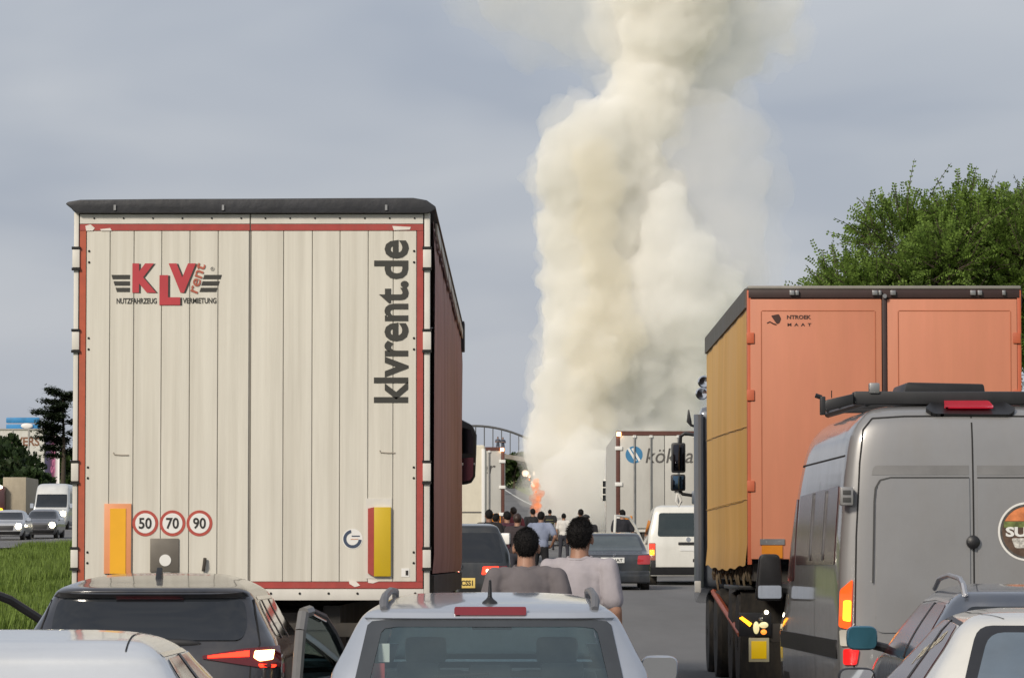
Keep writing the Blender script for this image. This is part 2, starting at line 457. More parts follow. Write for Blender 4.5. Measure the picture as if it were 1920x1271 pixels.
# ------------------------------------------------------------ the curtain-side trailer
TRM = mat('trailer_panel', (.635, .605, .53), .5, var=.07, scale=1.6, dirt=.32, dcol='857a66', stretch=(6, 1, .5), bump=.05, bscale=25)
TRW = mat('trailer_post_white', (.64, .615, .56), .5, var=.06, scale=4, dirt=.2)
REDT = mat('red_reflective_tape', (.37, .055, .045), .4, var=.12, scale=12, dirt=.15)
REDO = mat('orange_red_tape', (.42, .085, .04), .4, var=.12, scale=12, dirt=.15)
TARP = mat('dark_roof_tarp', (.022, .023, .028), .55, var=.25, scale=2, bump=.3, bscale=12)
CURT = mat('maroon_curtain', (.36, .175, .16), .5, var=.14, scale=1.2, dirt=.35, dcol='6a5a52', bump=.1, bscale=8)
FRAME = mat('chassis_metal', (.035, .032, .029), .7, var=.4, scale=3, dirt=.6, dcol='5a5044')
def rivets(name, pts, y, parent, r=.007, m=SEAM):
    mb = MB()
    for x, z in pts: mb.lathe([(r, 0), (r*.8, -.006), (.001, -.008)], (x, y, z), 'y', 8)
    return tagged(mb.build(name, m, parent), kind='stuff')
KY = 28.0
kb = at(472.5, 1060, KY); KX = kb.x; KZ = .12
trailer = thing('curtain_trailer', 'tall cream box trailer with red border and rental lettering on its ribbed rear doors', 'trailer', (KX, KY, KZ))
def kx(u, v=760): return at(u, v, KY).x - KX
def kz(v, u=472): return at(u, v, KY).z - KZ
def kbox(u0, u1, v0, v1): return kx(u0), kx(u1), kz(v1), kz(v0)
zt, zb = kz(402), kz(1103)
LEN = 13.5
# door leaves behind the planks (dark gaps show between planks)
for side, (u0, u1) in enumerate(((148, 467), (469.5, 793))):
    d = MB().box(kx(u0), kx(u1), .014, .05, kz(1103), kz(402)).build('door', mat('door_gap', (.44, .41, .35), .7), trailer)
    us = [160.5, 205, 250, 302, 355, 408, 466.5] if side == 0 else [470, 531, 585, 637, 690, 737, 781]
    for a, b in zip(us[:-1], us[1:]):
        g = .0021
        MB().box(kx(a)+g, kx(b)-g, .0, .013, kz(1090), kz(433)).build('plank', TRM, d, bevel=.003, seg=1)
    a0, a1, z0, z1 = kbox(u0, u1, 402, 420)
    top = MB().box(a0, a1, -.006, .013, z0, z1).build('top_plate', TRW, d, bevel=.002, seg=1)
    n = 6 if side == 0 else 7
    rivets('rivet', [(a0+.1+(a1-a0-.16)*k/(n-1), (z0+z1)/2+.005) for k in range(n)], -.006, d)
    a0, a1, z0, z1 = kbox(u0, u1, 420.6, 432.4); MB().box(a0, a1, -.004, .012, z0, z1).build('red_tape', REDT, d)
    a0, a1, z0, z1 = kbox(u0, u1, 1090.6, 1102.4); MB().box(a0, a1, -.004, .012, z0, z1).build('red_tape', REDT, d)
    u = 148 if side == 0 else 781.6
    a0, a1, z0, z1 = kbox(u, u+11.6, 433, 1090); MB().box(a0, a1, -.003, .012, z0, z1).build('red_tape', REDO if side == 0 else REDT, d)
    ru = 165.5 if side == 0 else 776
    rivets('rivet', [(kx(ru), kz(v)) for v in (471, 492, 634, 655, 876, 896, 1035, 1055)], 0, d, .009)
MB().box(kx(466.8), kx(469.7), .006, .05, kz(1103), kz(402)).build('door_seal', mat('door_seal_grey', (.20, .185, .16), .7), trailer)
# torn ends of the tape
tw = mat('torn_tape_white', (.72, .66, .6), .6)
for poly in ([(158, 424), (168, 421), (176, 428), (172, 433), (160, 433)], [(186, 430), (205, 428), (208, 433), (188, 433)], [(735, 424), (770, 426), (768, 431), (738, 432)], [(655, 1087), (668, 1089), (676, 1097), (666, 1100), (656, 1094)], [(690, 1085), (712, 1089), (700, 1093), (691, 1092)]):
    MB().prism([(kx(u), kz(v)) for u, v in poly], 'y', -.0075, -.0045).build('torn_tape', tw, trailer)
# rear frame: posts, sill bar, hinges
for sgn, (u0, u1) in ((-1, (136.5, 146)), (1, (795, 806))):
    a0, a1, z0, z1 = kbox(u0, u1, 398, 1122)
    p = MB().box(a0, a1, .0, .10, z0, z1).build('corner_post', TRW, trailer, bevel=.008)
    gx = kx(146.8) if sgn < 0 else kx(794)
    MB().box(gx-.006, gx+.006, .005, .05, z0, z1).build('gap_seal', SEAM, trailer)
    for v0 in (468, 622, 868, 1030):
        hh = MB().box(a0-.008, a1+.008, -.02, .02, kz(v0+34), kz(v0)).build('hinge', TRW, p, bevel=.006)
        MB().box(a0-.012, a1+.012, -.024, .02, kz(v0+39), kz(v0+34.5)).build('hinge_pin', SEAM, hh); MB().box(a0-.012, a1+.012, -.024, .02, kz(v0-.5), kz(v0-5)).build('hinge_pin', SEAM, hh)
sill = MB().box(kx(147), kx(795), .0, .09, kz(1125), kz(1103.5)).build('sill_bar', TRW, trailer, bevel=.006)
rivets('rivet', [(kx(185+54*k), kz(1112)) for k in range(12)], -.001, sill, .009)
# roof: dark tarpaulin with rolled edges
rp = [(kx(122), kz(384)), (kx(126), kz(380)), (kx(150), kz(376)), (kx(300), kz(374.5)), (kx(472), kz(374)), (kx(640), kz(373)), (kx(775), kz(372.5)), (kx(800), kz(377)), (kx(817), kz(389)), (kx(817), kz(394)), (kx(808), kz(399)), (kx(800), kz(401)), (kx(145), kz(401)), (kx(137), kz(397)), (kx(131), kz(390))]
roof = MB().prism(rp, 'y', -.06, LEN).build('roof', TARP, trailer, bevel=.012, ang=50)
for u in (215, 418, 724): MB().box(kx(u)-.008, kx(u)+.008, -.072, -.058, kz(396), kz(386)).build('roof_clip', STEEL, roof)
MB().prism([(kx(817)-.09, kz(389)-.02), (kx(817)+.018, kz(389)-.0), (kx(817)+.018, kz(389)-.3), (kx(817)-.05, kz(389)-.3)], 'y', LEN-.45, LEN+.02).build('roof_corner_cap', TARP, roof, bevel=.01)
# sides
for sgn in (-1, 1):
    vs = []; fs = []; ny = 240; x = sgn*1.262
    zs = [kz(1075), kz(1040), kz(900), kz(700), kz(500), kz(412)]
    for j, z in enumerate(zs):
        for i in range(ny+1):
            y = .12 + (LEN-.15)*i/ny
            vs.append((x + sgn*(.010*math.sin(y*9) + .012*noise.noise(Vector((y*.8, z*.7, sgn))) - (.012 if j in (0, 5) else 0)), y, z))
    for j in range(len(zs)-1):
        for i in range(ny): fs.append((j*(ny+1)+i, j*(ny+1)+i+1, (j+1)*(ny+1)+i+1, (j+1)*(ny+1)+i))
    me = bpy.data.meshes.new('side_curtain'); me.from_pydata(vs, [], fs)
    for p in me.polygons: p.use_smooth = True
    cu = link('side_curtain', me, CURT, trailer)
    k = 0; y = .25
    while y < LEN-.5:
        dz = .05*math.sin(k*1.9)
        MB().prism([(y, kz(414)), (y+1.35, kz(414)), (y+1.3, kz(440)+dz*.2), (y+.08, kz(432)+dz*.3)], 'x', sgn*1.275, sgn*1.288).build('valance_flap', TRW, cu)
        y += 1.45; k += 1
    MB().box(min(sgn*1.2, sgn*1.27), max(sgn*1.2, sgn*1.27), .1, LEN, kz(1122), kz(1078)).build('side_rail', FRAME, trailer)
MB().box(-1.2, 1.2, .06, LEN-.02, kz(1118), kz(1095)).build('load_floor', FRAME, trailer)
MB().box(-1.2, 1.2, LEN-.05, LEN, kz(1118), kz(402)).build('headboard', FRAME, trailer)
ch = MB()
for x in (-.55, .55): ch.box(x-.06, x+.06, .2, LEN-.5, .85, 1.2)
for y in (.25, 1.5, 3, 5, 8, 11): ch.box(-.6, .6, y, y+.1, .95, 1.15)
ch.build('chassis', FRAME, trailer)
MB().box(-1.2, 1.2, .10, .24, .98, 1.08).box(-1.15, 1.15, .22, .34, .52, .66).box(-.75, -.65, .2, .3, .6, 1.0).box(.65, .75, .2, .3, .6, 1.0).build('underrun_bar', FRAME, trailer, bevel=.01)
for x in (-1.02, 1.02):
    for y in (2.6, 3.95, 5.3): wheel(trailer, x, y, .5, .38)
    MB().box(x-.19, x+.19, 1.9, 1.92, .15, .95).build('mud_flap', RUBBER, trailer)
    MB().box(x-.16, x+.16, .09, .13, .76, .88).build('tail_light', REDLENS, trailer, bevel=.01)
# markings on the doors
OR1 = mat('salmon_board', (.72, .29, .13), .4, var=.05); OR2 = mat('orange_board', (.80, .40, .02), .35, var=.05)
a0, a1, z0, z1 = kbox(197, 247.5, 944, 1075)
bd = MB().box(a0, a1, -.014, -.001, z0, z1).build('marker_board', OR1, trailer, bevel=.002)
a0, a1, z0, z1 = kbox(208, 237.5, 953, 1075); MB().box(a0, a1, -.019, -.015, z0, z1).build('orange_field', OR2, bd)
a0, a1, z0, z1 = kbox(702, 733.5, 950.5, 1080)
YB = mat('mustard_board', (.55, .38, .015), .35, var=.06)
bd = MB().box(a0, a1, -.03, -.001, z0, z1).build('marker_board', YB, trailer, bevel=.002)
MB().prism([(kx(690.5), kz(953)), (kx(701.7), kz(950.5)), (kx(701.7), kz(1080)), (kx(690.5), kz(1074))], 'y', -.026, -.001).build('red_field', REDT, bd)
a0, a1, z0, z1 = kbox(686, 735, 934, 1084); MB().box(a0, a1, -.0035, .0, z0, z1).build('pale_sticker', TRW, trailer)
SIGNR = mat('sign_red', (.42, .075, .055), .4, var=.15, scale=30)
for u, t in ((273.5, '50'), (324.5, '70'), (375, '90')):
    c = (kx(u), kz(980.5)); r = 24.3/268
    o = MB().lathe([(r, 0), (r, -.003)], (c[0], 0, c[1]), 'y', 36).build('speed_disc', SIGNR, trailer)
    MB().lathe([(r*.77, 0), (r*.77, -.0045)], (c[0], 0, c[1]), 'y', 36).build('white_field', WHITE, o)
    text('numeral', t, (kx(u-12), kz(991), kx(u+12), kz(970)), -.0046, BLACK, o, bold=.02)
a0, a1, z0, z1 = kbox(283, 337, 1009, 1072)
o = MB().box(a0, a1, -.012, 0, z0, z1).build('lock_plate', mat('grey_plate', (.15, .135, .115), .5, .3, var=.2, dirt=.3), trailer, bevel=.008)
MB().lathe([(11/268, 0), (11/268, -.006)], (kx(311.5), -.011, kz(1050)), 'y', 24).build('white_disc', WHITE, o)
MB().tube([(kx(386), -.02, kz(1046)), (kx(385), -.035, kz(1058)), (kx(383), -.02, kz(1070))], .012).build('rope_hook', FRAME, trailer)
for u, v in ((215, 852), (714, 848)):
    MB().tube([(kx(u-2), -.004, kz(v-4)), (kx(u), -.004, kz(v)), (kx(u+13), -.004, kz(v+1)), (kx(u+27), -.004, kz(v+1))], .0045, 5).build('scratch_mark', mat('scuff', (.33, .29, .24), .7), trailer)
# blue ring sticker
BL = mat('navy_print', (.045, .065, .11), .45)
o = MB().lathe([(19/268, 0), (19/268, -.002)], (kx(661.5), 0, kz(1010)), 'y', 28).build('ring_sticker', WHITE, trailer)
vs = []; fs = []
for k in range(25):
    a = R(100 + 255*k/24)
    for r in (17.3/268, 11.5/268): vs.append((kx(661.5)+r*math.cos(a), -.004, kz(1010)+r*math.sin(a)))
    if k: fs.append((2*k-2, 2*k-1, 2*k+1, 2*k))
me = bpy.data.meshes.new('ring_mark'); me.from_pydata(vs, [], fs); link('ring_mark', me, BL, o)
MB().box(kx(660), kx(675), -.005, -.003, kz(1005.5), kz(1003.5)).build('ring_bar', BL, o)
MB().box(kx(658), kx(672), -.005, -.003, kz(1011), kz(1009.5)).build('ring_bar', mat('pale_orange', (.6, .36, .25), .5), o)
MB().box(kx(753), kx(768), -.003, 0, kz(1081), kz(1065)).build('small_sticker', WHITE, trailer)
MB().box(kx(761), kx(766), -.005, -.002, kz(1078), kz(1069)).build('small_sticker_print', BLACK, trailer)
# logo
LR = mat('logo_red', (.44, .045, .055), .4, var=.08); LK = mat('logo_black', (.035, .034, .028), .5)
for y, m, du, dv, nm in ((-.0012, LK, 3.5, .8, 'logo_shadow'), (-.003, LR, 0, 0, 'logo_letter')):
    for t, b in (('K', (247, 494, 292, 549)), ('V', (315, 494, 366, 549)), ('L', (298, 516, 337, 572))):
        text(nm, t, (kx(b[0]+du), kz(b[3]+dv), kx(b[2]+du), kz(b[1]+dv)), y - (.0016 if t == 'L' else 0), m, trailer, bold=.06, depth=.001)
for k in range(3):
    v0 = 515.5+12*k; d = 4*k
    MB().prism([(kx(207.5+d), kz(v0)), (kx(242.5), kz(v0)), (kx(242.5), kz(v0+8)), (kx(210+d), kz(v0+8))], 'y', -.003, 0).build('logo_bar', LK, trailer)
    MB().prism([(kx(382-d*.8), kz(v0)), (kx(415-d), kz(v0)), (kx(412.5-d), kz(v0+8)), (kx(379.5-d*.8), kz(v0+8))], 'y', -.003, 0).build('logo_bar', LK, trailer)
text('logo_script', 'rent', (kx(356), kz(551), kx(384), kz(493)), -.004, mat('script_red', (.4, .1, .06), .5), trailer, rot=R(72), bold=.012)
text('logo_caption', 'NUTZFAHRZEUG', (kx(217.5), kz(569.5), kx(293), kz(559)), -.001, LK, trailer, bold=.02)
text('logo_caption', 'VERMIETUNG', (kx(342), kz(569), kx(405), kz(558.5)), -.001, LK, trailer, bold=.02)
text('registered_mark', '®', (kx(393.5), kz(508), kx(401), kz(500.5)), -.001, mat('grey_print', (.25, .24, .22), .5), trailer)
text('web_lettering', 'klvrent.de', (kx(701), kz(755), kx(766), kz(450)), -.001, LK, trailer, rot=R(90), bold=.026)
# tractor in front of the trailer: mainly its mirror shows
tr = thing('truck_tractor', 'dark tractor unit ahead of cream trailer, its big black mirror sticking out', 'truck', (KX, KY+LEN+.8, .35))
CABM = paint('dark_cab_paint', (.03, .03, .035))
MB().prism(rpoly([(0, .9), (2.2, .9), (2.2, 2.2), (1.9, 3.45), (0, 3.5)], .1), 'x', -1.2, 1.2).build('cab', CABM, tr, bevel=.05)
for x in (-1.0, 1.0): wheel(tr, x, .2, .5, .35); wheel(tr, x, -1.4+2.9, .5, .35)
MB().box(-.5, .5, -1.2, 1.8, .6, .95).build('chassis', FRAME, tr)
my = 1.5
def mx_(u, v): p = at(u, v, KY+LEN+.8+my); return (p.x-KX, p.z-.35)
pts = [mx_(*q) for q in ((850, 782), (866, 787), (886, 797), (894, 815), (893, 850), (891, 893), (884, 905), (868, 909), (856, 905), (850, 890))]
mo = MB().prism(pts, 'y', my-.1, my+.12).build('mirror', BLACKP, tr, bevel=.035)
gp = [mx_(*q) for q in ((858, 860), (888, 858), (887, 893), (881, 901), (866, 903), (859, 898))]
MB().prism(gp, 'y', my-.108, my-.1).build('mirror_glass', mat('dim_mirror', (.25, .1, .12), .08, 1.), mo)
gp = [mx_(*q) for q in ((860, 800), (882, 806), (888, 822), (887, 850), (860, 850))]
MB().prism(gp, 'y', my-.108, my-.1).build('mirror_glass', mat('dark_mirror', (.06, .06, .07), .06, 1.), mo)
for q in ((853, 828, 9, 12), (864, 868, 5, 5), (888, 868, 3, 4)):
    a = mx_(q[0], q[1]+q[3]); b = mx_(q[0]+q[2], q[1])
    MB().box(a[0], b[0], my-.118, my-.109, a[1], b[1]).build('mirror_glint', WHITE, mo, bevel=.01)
a = mx_(848, 905); b = mx_(851, 930); MB().tube([(a[0]-.2, my, a[1]-.1), (a[0]+.03, my, a[1]), (b[0], my, b[1])], .04).build('mirror_arm', BLACKP, mo)

# ------------------------------------------------------------ the orange truck
OY = 36.8; OX = 3.355; OZ = .35
orange = thing('orange_box_truck', 'orange box truck with tan side curtain and two plain rear doors', 'truck', (OX, OY, OZ))
def ox(u, v=800): return at(u, v, OY).x - OX
def oz(v, u=1660): return at(u, v, OY).z - OZ
ORM = mat('orange_door_paint', (.55, .205, .118), .5, var=.07, scale=1.2, dirt=.3, dcol='a8724e', stretch=(3, 1, .6))
ORR = mat('orange_post_paint', (.50, .11, .045), .5, var=.1, scale=3, dirt=.2)
TAN = mat('tan_curtain', (.68, .38, .085), .5, var=.1, scale=.9, dirt=.35, dcol='9a7440', stretch=(1, 1, .4), bump=.1, bscale=6)
MARD = mat('dark_maroon_paint', (.035, .016, .014), .5, var=.2)
zt, zb = oz(536), oz(1048); OL = 8.1
MB().box(-1.25, 1.25, .03, OL, zb, zt-.03).build('box_frame', MARD, orange)
MB().box(-1.255, 1.26, -.02, OL+.02, zt-.03, zt).build('roof_sheet', mat('grey_roof', (.25, .235, .21), .5, .2, dirt=.4), orange, bevel=.008)
MB().box(-1.25, 1.25, -.015, .03, oz(559), zt-.035).build('header_beam', MARD, orange, bevel=.006)
for u0, u1 in ((1481, 1490), (1492, 1498), (1636, 1646), (1648, 1653), (1670, 1680), (1820, 1830), (1834, 1842), (1880, 1886)):
    MB().box(ox(u0), ox(u1), -.05, -.012, oz(554), oz(545)).build('latch', STEEL, orange, bevel=.004)
for side, (u0, u1) in enumerate(((1407, 1654), (1664, 1908))):
    a0, a1 = ox(u0), ox(u1)
    d = MB().box(a0, a1, -.018, .028, zb, oz(561)).build('door', ORM, orange, bevel=.01)
    fr = mat('door_line', (.40, .12, .055), .6)
    for b in ((u0+22, u1-14, 582, 583.5), (u0+20, u0+21.5, 584, 1010), (u1-13, u1-11.5, 584, 1010)):
        MB().box(ox(b[0]), ox(b[1]), -.022, -.017, oz(b[3]), oz(b[2])).build('door_rib', fr, d)
    hx = ox(1400) if side == 0 else ox(1900)
    for v in (634, 741, 911): MB().box(hx, hx+.07, -.035, -.017, oz(v+10), oz(v-10)).build('hinge', ORR, d, bevel=.006)
MB().box(ox(1655), ox(1663), -.03, .03, zb, oz(555)).build('door_seal', MARD, orange, bevel=.004)
MB().lathe([(.02, 0), (.02, -.05)], (ox(1659), -.02, oz(556)), 'y', 10).build('lock_rod', STEEL, orange)
for s_ in (-1, 1):
    x0, x1 = (-1.262, -1.225) if s_ < 0 else (1.225, 1.262)
    MB().box(x0, x1, -.012, .10, zb-.05, zt-.04).build('corner_post', ORR, orange, bevel=.006)
    # side curtain with soft bellies
    vs = []; fs = []; ny, nz_ = 90, 14
    for j in range(nz_+1):
        for i in range(ny+1):
            y = .1 + (OL-.1)*i/ny; t = j/nz_; z = zb-.02 + (zt-.18-zb)*t
            x = 1.258 + .02*math.sin(math.pi*t)*math.sin(math.pi*i/ny) + .006*noise.noise(Vector((y*1.0, z*.5, 5+s_))) + .0025*math.sin(y*5.2)
            if j == 0: z -= .03 + .05*math.sin(math.pi*i/ny) + .01*math.sin(y*4); x += .02
            vs.append((s_*x, y, z))
    for j in range(nz_):
        for i in range(ny): fs.append((j*(ny+1)+i, j*(ny+1)+i+1, (j+1)*(ny+1)+i+1, (j+1)*(ny+1)+i))
    me = bpy.data.meshes.new('side_curtain'); me.from_pydata(vs, [], fs)
    for p in me.polygons: p.use_smooth = True
    cu = link('side_curtain', me, TAN, orange)
    MB().box(s_*1.268-.01, s_*1.268+.01, .05, OL, zt-.2, zt-.02).build('valance', mat('grey_valance', (.10, .095, .085), .6, dirt=.4), cu)
    for zz in (zb+.55, zb+1.22):
        MB().tube([(s_*(1.266+.02*math.sin(math.pi*k/10)), .1+(OL-.1)*k/10, zz+.12*(k/10)*(1 if zz > 2 else .1)) for k in range(11)], .004, 5).build('curtain_seam', mat('curtain_seam', (.46, .28, .08), .6), cu)
    # under the side: rail, ropes, tool box, wheels
    MB().box(min(s_*1.1, s_*1.2), max(s_*1.1, s_*1.2), .1, OL, zb-.2, zb-.04).build('side_rail', FRAME, orange)
    for k in range(16):
        y = .5+k*.47; r0 = random.uniform(.12, .3)
        MB().tube([(s_*1.2, y, zb-.05), (s_*1.22, y+.03, zb-.05-r0*.6), (s_*1.2, y+.1, zb-.05-r0)], .016, 5).build('strap', mat('strap_webbing', (.22, .17, .11), .7, var=.4), orange)
    MB().tube([(s_*1.2, OL-.3, zb-.35), (s_*1.22, 2.0, zb-.72)], .035, 6).build('side_guard', ORR, orange)
    MB().box(min(s_*.8, s_*1.15), max(s_*.8, s_*1.15), 4.0, 5.6, .55, 1.1).build('fuel_tank', FRAME, orange, bevel=.08)
    for y in (2.2, 3.55): wheel(orange, s_*1.02, y, .5, .44)
    for y in (7.3, 9.2): wheel(orange, s_*1.04, y, .5, .33)
    MB().box(s_*1.03-.22, s_*1.03+.22, 1.45, 1.48, .12, 1.0).build('mud_flap', RUBBER, orange)
    MB().box(s_*1.03-.24, s_*1.03+.24, 1.4, 4.2, 1.02, 1.06).build('mudguard', BLACKP, orange, bevel=.01)
ch = MB()
for x in (-.45, .45): ch.box(x-.05, x+.05, .1, 10, .75, 1.0)
for y in (.2, 1.2, 2.8, 4.5, 6.5): ch.box(-1.1, 1.1, y, y+.1, 1.0, 1.2)
ch.build('chassis', FRAME, orange)
bp = MB().box(-1.2, 1.2, -.02, .12, .55, .72).box(-.7, -.6, 0, .1, .7, 1.1).box(.6, .7, 0, .1, .7, 1.1).build('bumper', FRAME, orange, bevel=.01)
# lamp cluster and reflector at the rear corner
for s_ in (-1, 1):
    cx = ox(1420)*(-s_)
    fx = lambda u: -s_*(ox(u))
    def bb(u0, u1, v0, v1, y0, y1, nm, m, par): 
        a, b = sorted((fx(u0), fx(u1))); return MB().box(a, b, y0, y1, oz(v1), oz(v0)).build(nm, m, par, bevel=.006)
    p = bb(1402, 1440, 1195, 1240, -.06, -.02, 'reflector_board', mat('cream_board', (.62, .57, .36), .4), bp)
    bb(1406.5, 1435, 1201, 1234, -.066, -.06, 'yellow_field', mat('yellow_reflector', (.85, .60, .015), .3, var=.04, emit='ffc400', es=.10), p)
    p = bb(1384, 1444, 1148, 1192, -.05, -.0, 'lamp_cluster', BLACKP, bp)
    if s_ == -1:
        MB().prism([(fx(1384), oz(1158)), (fx(1390), oz(1155)), (fx(1408), oz(1168)), (fx(1404), oz(1174))][::-1], 'y', -.06, -.05).build('lamp', AMBERLIT, p)
        SOFTL = mat('lit_cream_lens', (.7, .65, .45), .2, emit='f4e8a8', es=.35)
        for (u_, v_, ru, rv, m_) in ((1416, 1176, 6, 12, SOFTL), (1430, 1171, 9, 6, SOFTL), (1430, 1184, 6, 5, mat('lit_orange_lens', (.6, .25, .05), .2, emit='ff8a30', es=.8)), (1425, 1160, 5, 4, STEEL)):
            MB().ball((fx(u_), -.045, oz(v_)), (ru/204, .03, rv/204), 16, 10).build('lamp', m_, p)
        MB().ball((fx(1435), -.05, oz(1147)), .018).build('lamp', WARM, p)
    else:
        bb(1390, 1440, 1160, 1184, -.06, -.05, 'lamp', REDLENS, p)
MB().box(ox(1424), ox(1470), -.03, -.019, oz(1021), oz(1010)).build('grey_strip', STEEL, orange)
MB().box(ox(1427), ox(1466), -.03, -.019, oz(1046), oz(1022)).build('amber_strip', AMBER, orange)
# emblem and lettering on the left door
EM = mat('dark_print', (.055, .022, .016), .6)
eb = MB()
eb.prism(rpoly([(ox(1446), oz(592)), (ox(1461), oz(589)), (ox(1465), oz(598)), (ox(1462), oz(606)), (ox(1457), oz(608))], .012), 'y', -.0215, -.018)
eb.tube([(ox(1438.5), -.02, oz(606)), (ox(1444), -.02, oz(603.5)), (ox(1450), -.02, oz(607)), (ox(1456), -.02, oz(609))], .006, 5)
eb.build('emblem', EM, orange)
text('lettering', 'NTROEK', (ox(1476), oz(598.5), ox(1521), oz(591)), -.0185, EM, orange, bold=.03)
text('lettering', 'M  A  A  T', (ox(1477), oz(611.5), ox(1521.5), oz(606)), -.0185, EM, orange, bold=.04)
# cab
CB = paint('grey_blue_cab', (.11, .13, .165), .1, .4, .4)
cab = MB().prism(rpoly([(OL+.25, 1.0), (OL+2.2, .8), (OL+2.25, 1.9), (OL+2.0, 2.95), (OL+.25, 3.05)], .12), 'x', -1.31, 1.22).build('cab', CB, orange, bevel=.06)
MB().tube([(-1.34, OL+.2, 1.0), (-1.34, OL+.2, 2.95)], .055, 10).build('exhaust_pipe', CB, orange)
MB().prism(rpoly([(OL+.9, 1.9), (OL+1.9, 1.9), (OL+1.75, 2.75), (OL+.9, 2.75)], .06), 'x', -1.315, -1.305).build('side_window', GLASS, cab)
MB().box(-1.4, -1.33, OL-.05, OL+.05, .95, 1.08).build('side_lamp', WHITE, orange, bevel=.01)
MY = OY+OL+1.6
def om(u, v): p = at(u, v, MY); return (p.x-OX, OL+1.6, p.z-OZ)
def omb(u0, u1, v0, v1, nm, m, d0=-.06, d1=.08, bv=.025, par=orange):
    a = om(u0, v1); b = om(u1, v0)
    return MB().box(a[0], b[0], a[1]+d0, a[1]+d1, a[2], b[2]).build(nm, m, par, bevel=bv)
m1 = omb(1259, 1285, 830, 886, 'mirror', BLACKP); omb(1262, 1282, 834, 882, 'mirror_glass', mat('dark_mirror', (.06, .06, .07), .06, 1.), -.066, -.058, .01, m1)
m2 = omb(1258, 1285, 889, 920, 'mirror', BLACKP); omb(1261, 1282, 892, 917, 'mirror_glass', mat('blue_mirror', (.10, .16, .22), .06, 1.), -.066, -.058, .01, m2)
MB().tube([om(1275, 832), om(1276, 818), om(1284, 812), om(1306, 816), om(1314, 830), om(1316, 900)], .022, 7).build('mirror_arm', BLACKP, orange)
MB().tube([om(1273, 918), om(1280, 926), om(1310, 930)], .02, 7).build('mirror_arm', BLACKP, orange)
MB().tube([om(1266, 920), om(1273, 928), om(1277, 940), om(1273, 948), om(1268, 940), om(1270, 926)], .018, 7).build('mirror_loop', WHITE, orange)
omb(1297, 1312, 920, 945, 'bracket', CB)
MB().tube([om(1291, 768), om(1292, 790), om(1296, 797), om(1314, 803)], [.008, .03, .015, .012], 6).build('antenna', BLACKP, orange)
for u, v in ((1320, 716), (1316, 738)):
    p = om(u, v); MB().lathe([(.02, .12), (.07, .05), (.075, -.02), (.06, -.03), (.005, -.02)], p, 'y', 16).build('roof_horn', CHROME, orange)
q = om(1326, 728); MB().tube([om(1321, 720), q, om(1318, 738)], .02, 6).build('horn_bracket', STEEL, orange)

# ------------------------------------------------------------ the grey high-roof van
VY, VX, VZ = 30.0, 3.40, .12
van = thing('grey_panel_van', 'grey high-roof panel van with black roof rack and round sticker on its door', 'van', (VX, VY, VZ), R(1.5))
def vx(u, v=950): return at(u, v, VY).x - VX
def vz(v, u=1800): return at(u, v, VY).z - VZ
VP = paint('van_grey_paint', (.262, .26, .262), .25, .34, .25)
sh = Shell([(.30, .05, 5.3, .93), (.5, 0, 5.5, .985), (.9, .0, 5.5, 1.0), (1.15, .005, 5.0, 1.0), (1.5, .01, 4.7, .99), (1.9, .02, 4.45, .965), (2.2, .04, 4.2, .94), (2.45, .07, 3.95, .90), (2.58, .11, 3.8, .83), (2.66, .22, 3.6, .72), (2.70, .5, 3.2, .5), (2.715, .9, 2.8, .3)], cr=.16, cf=.7, n=4.2)
sh.body('body', VP, van)
SG = mat('crease_shade_bolt_grey', (.05, .05, .05), .7)
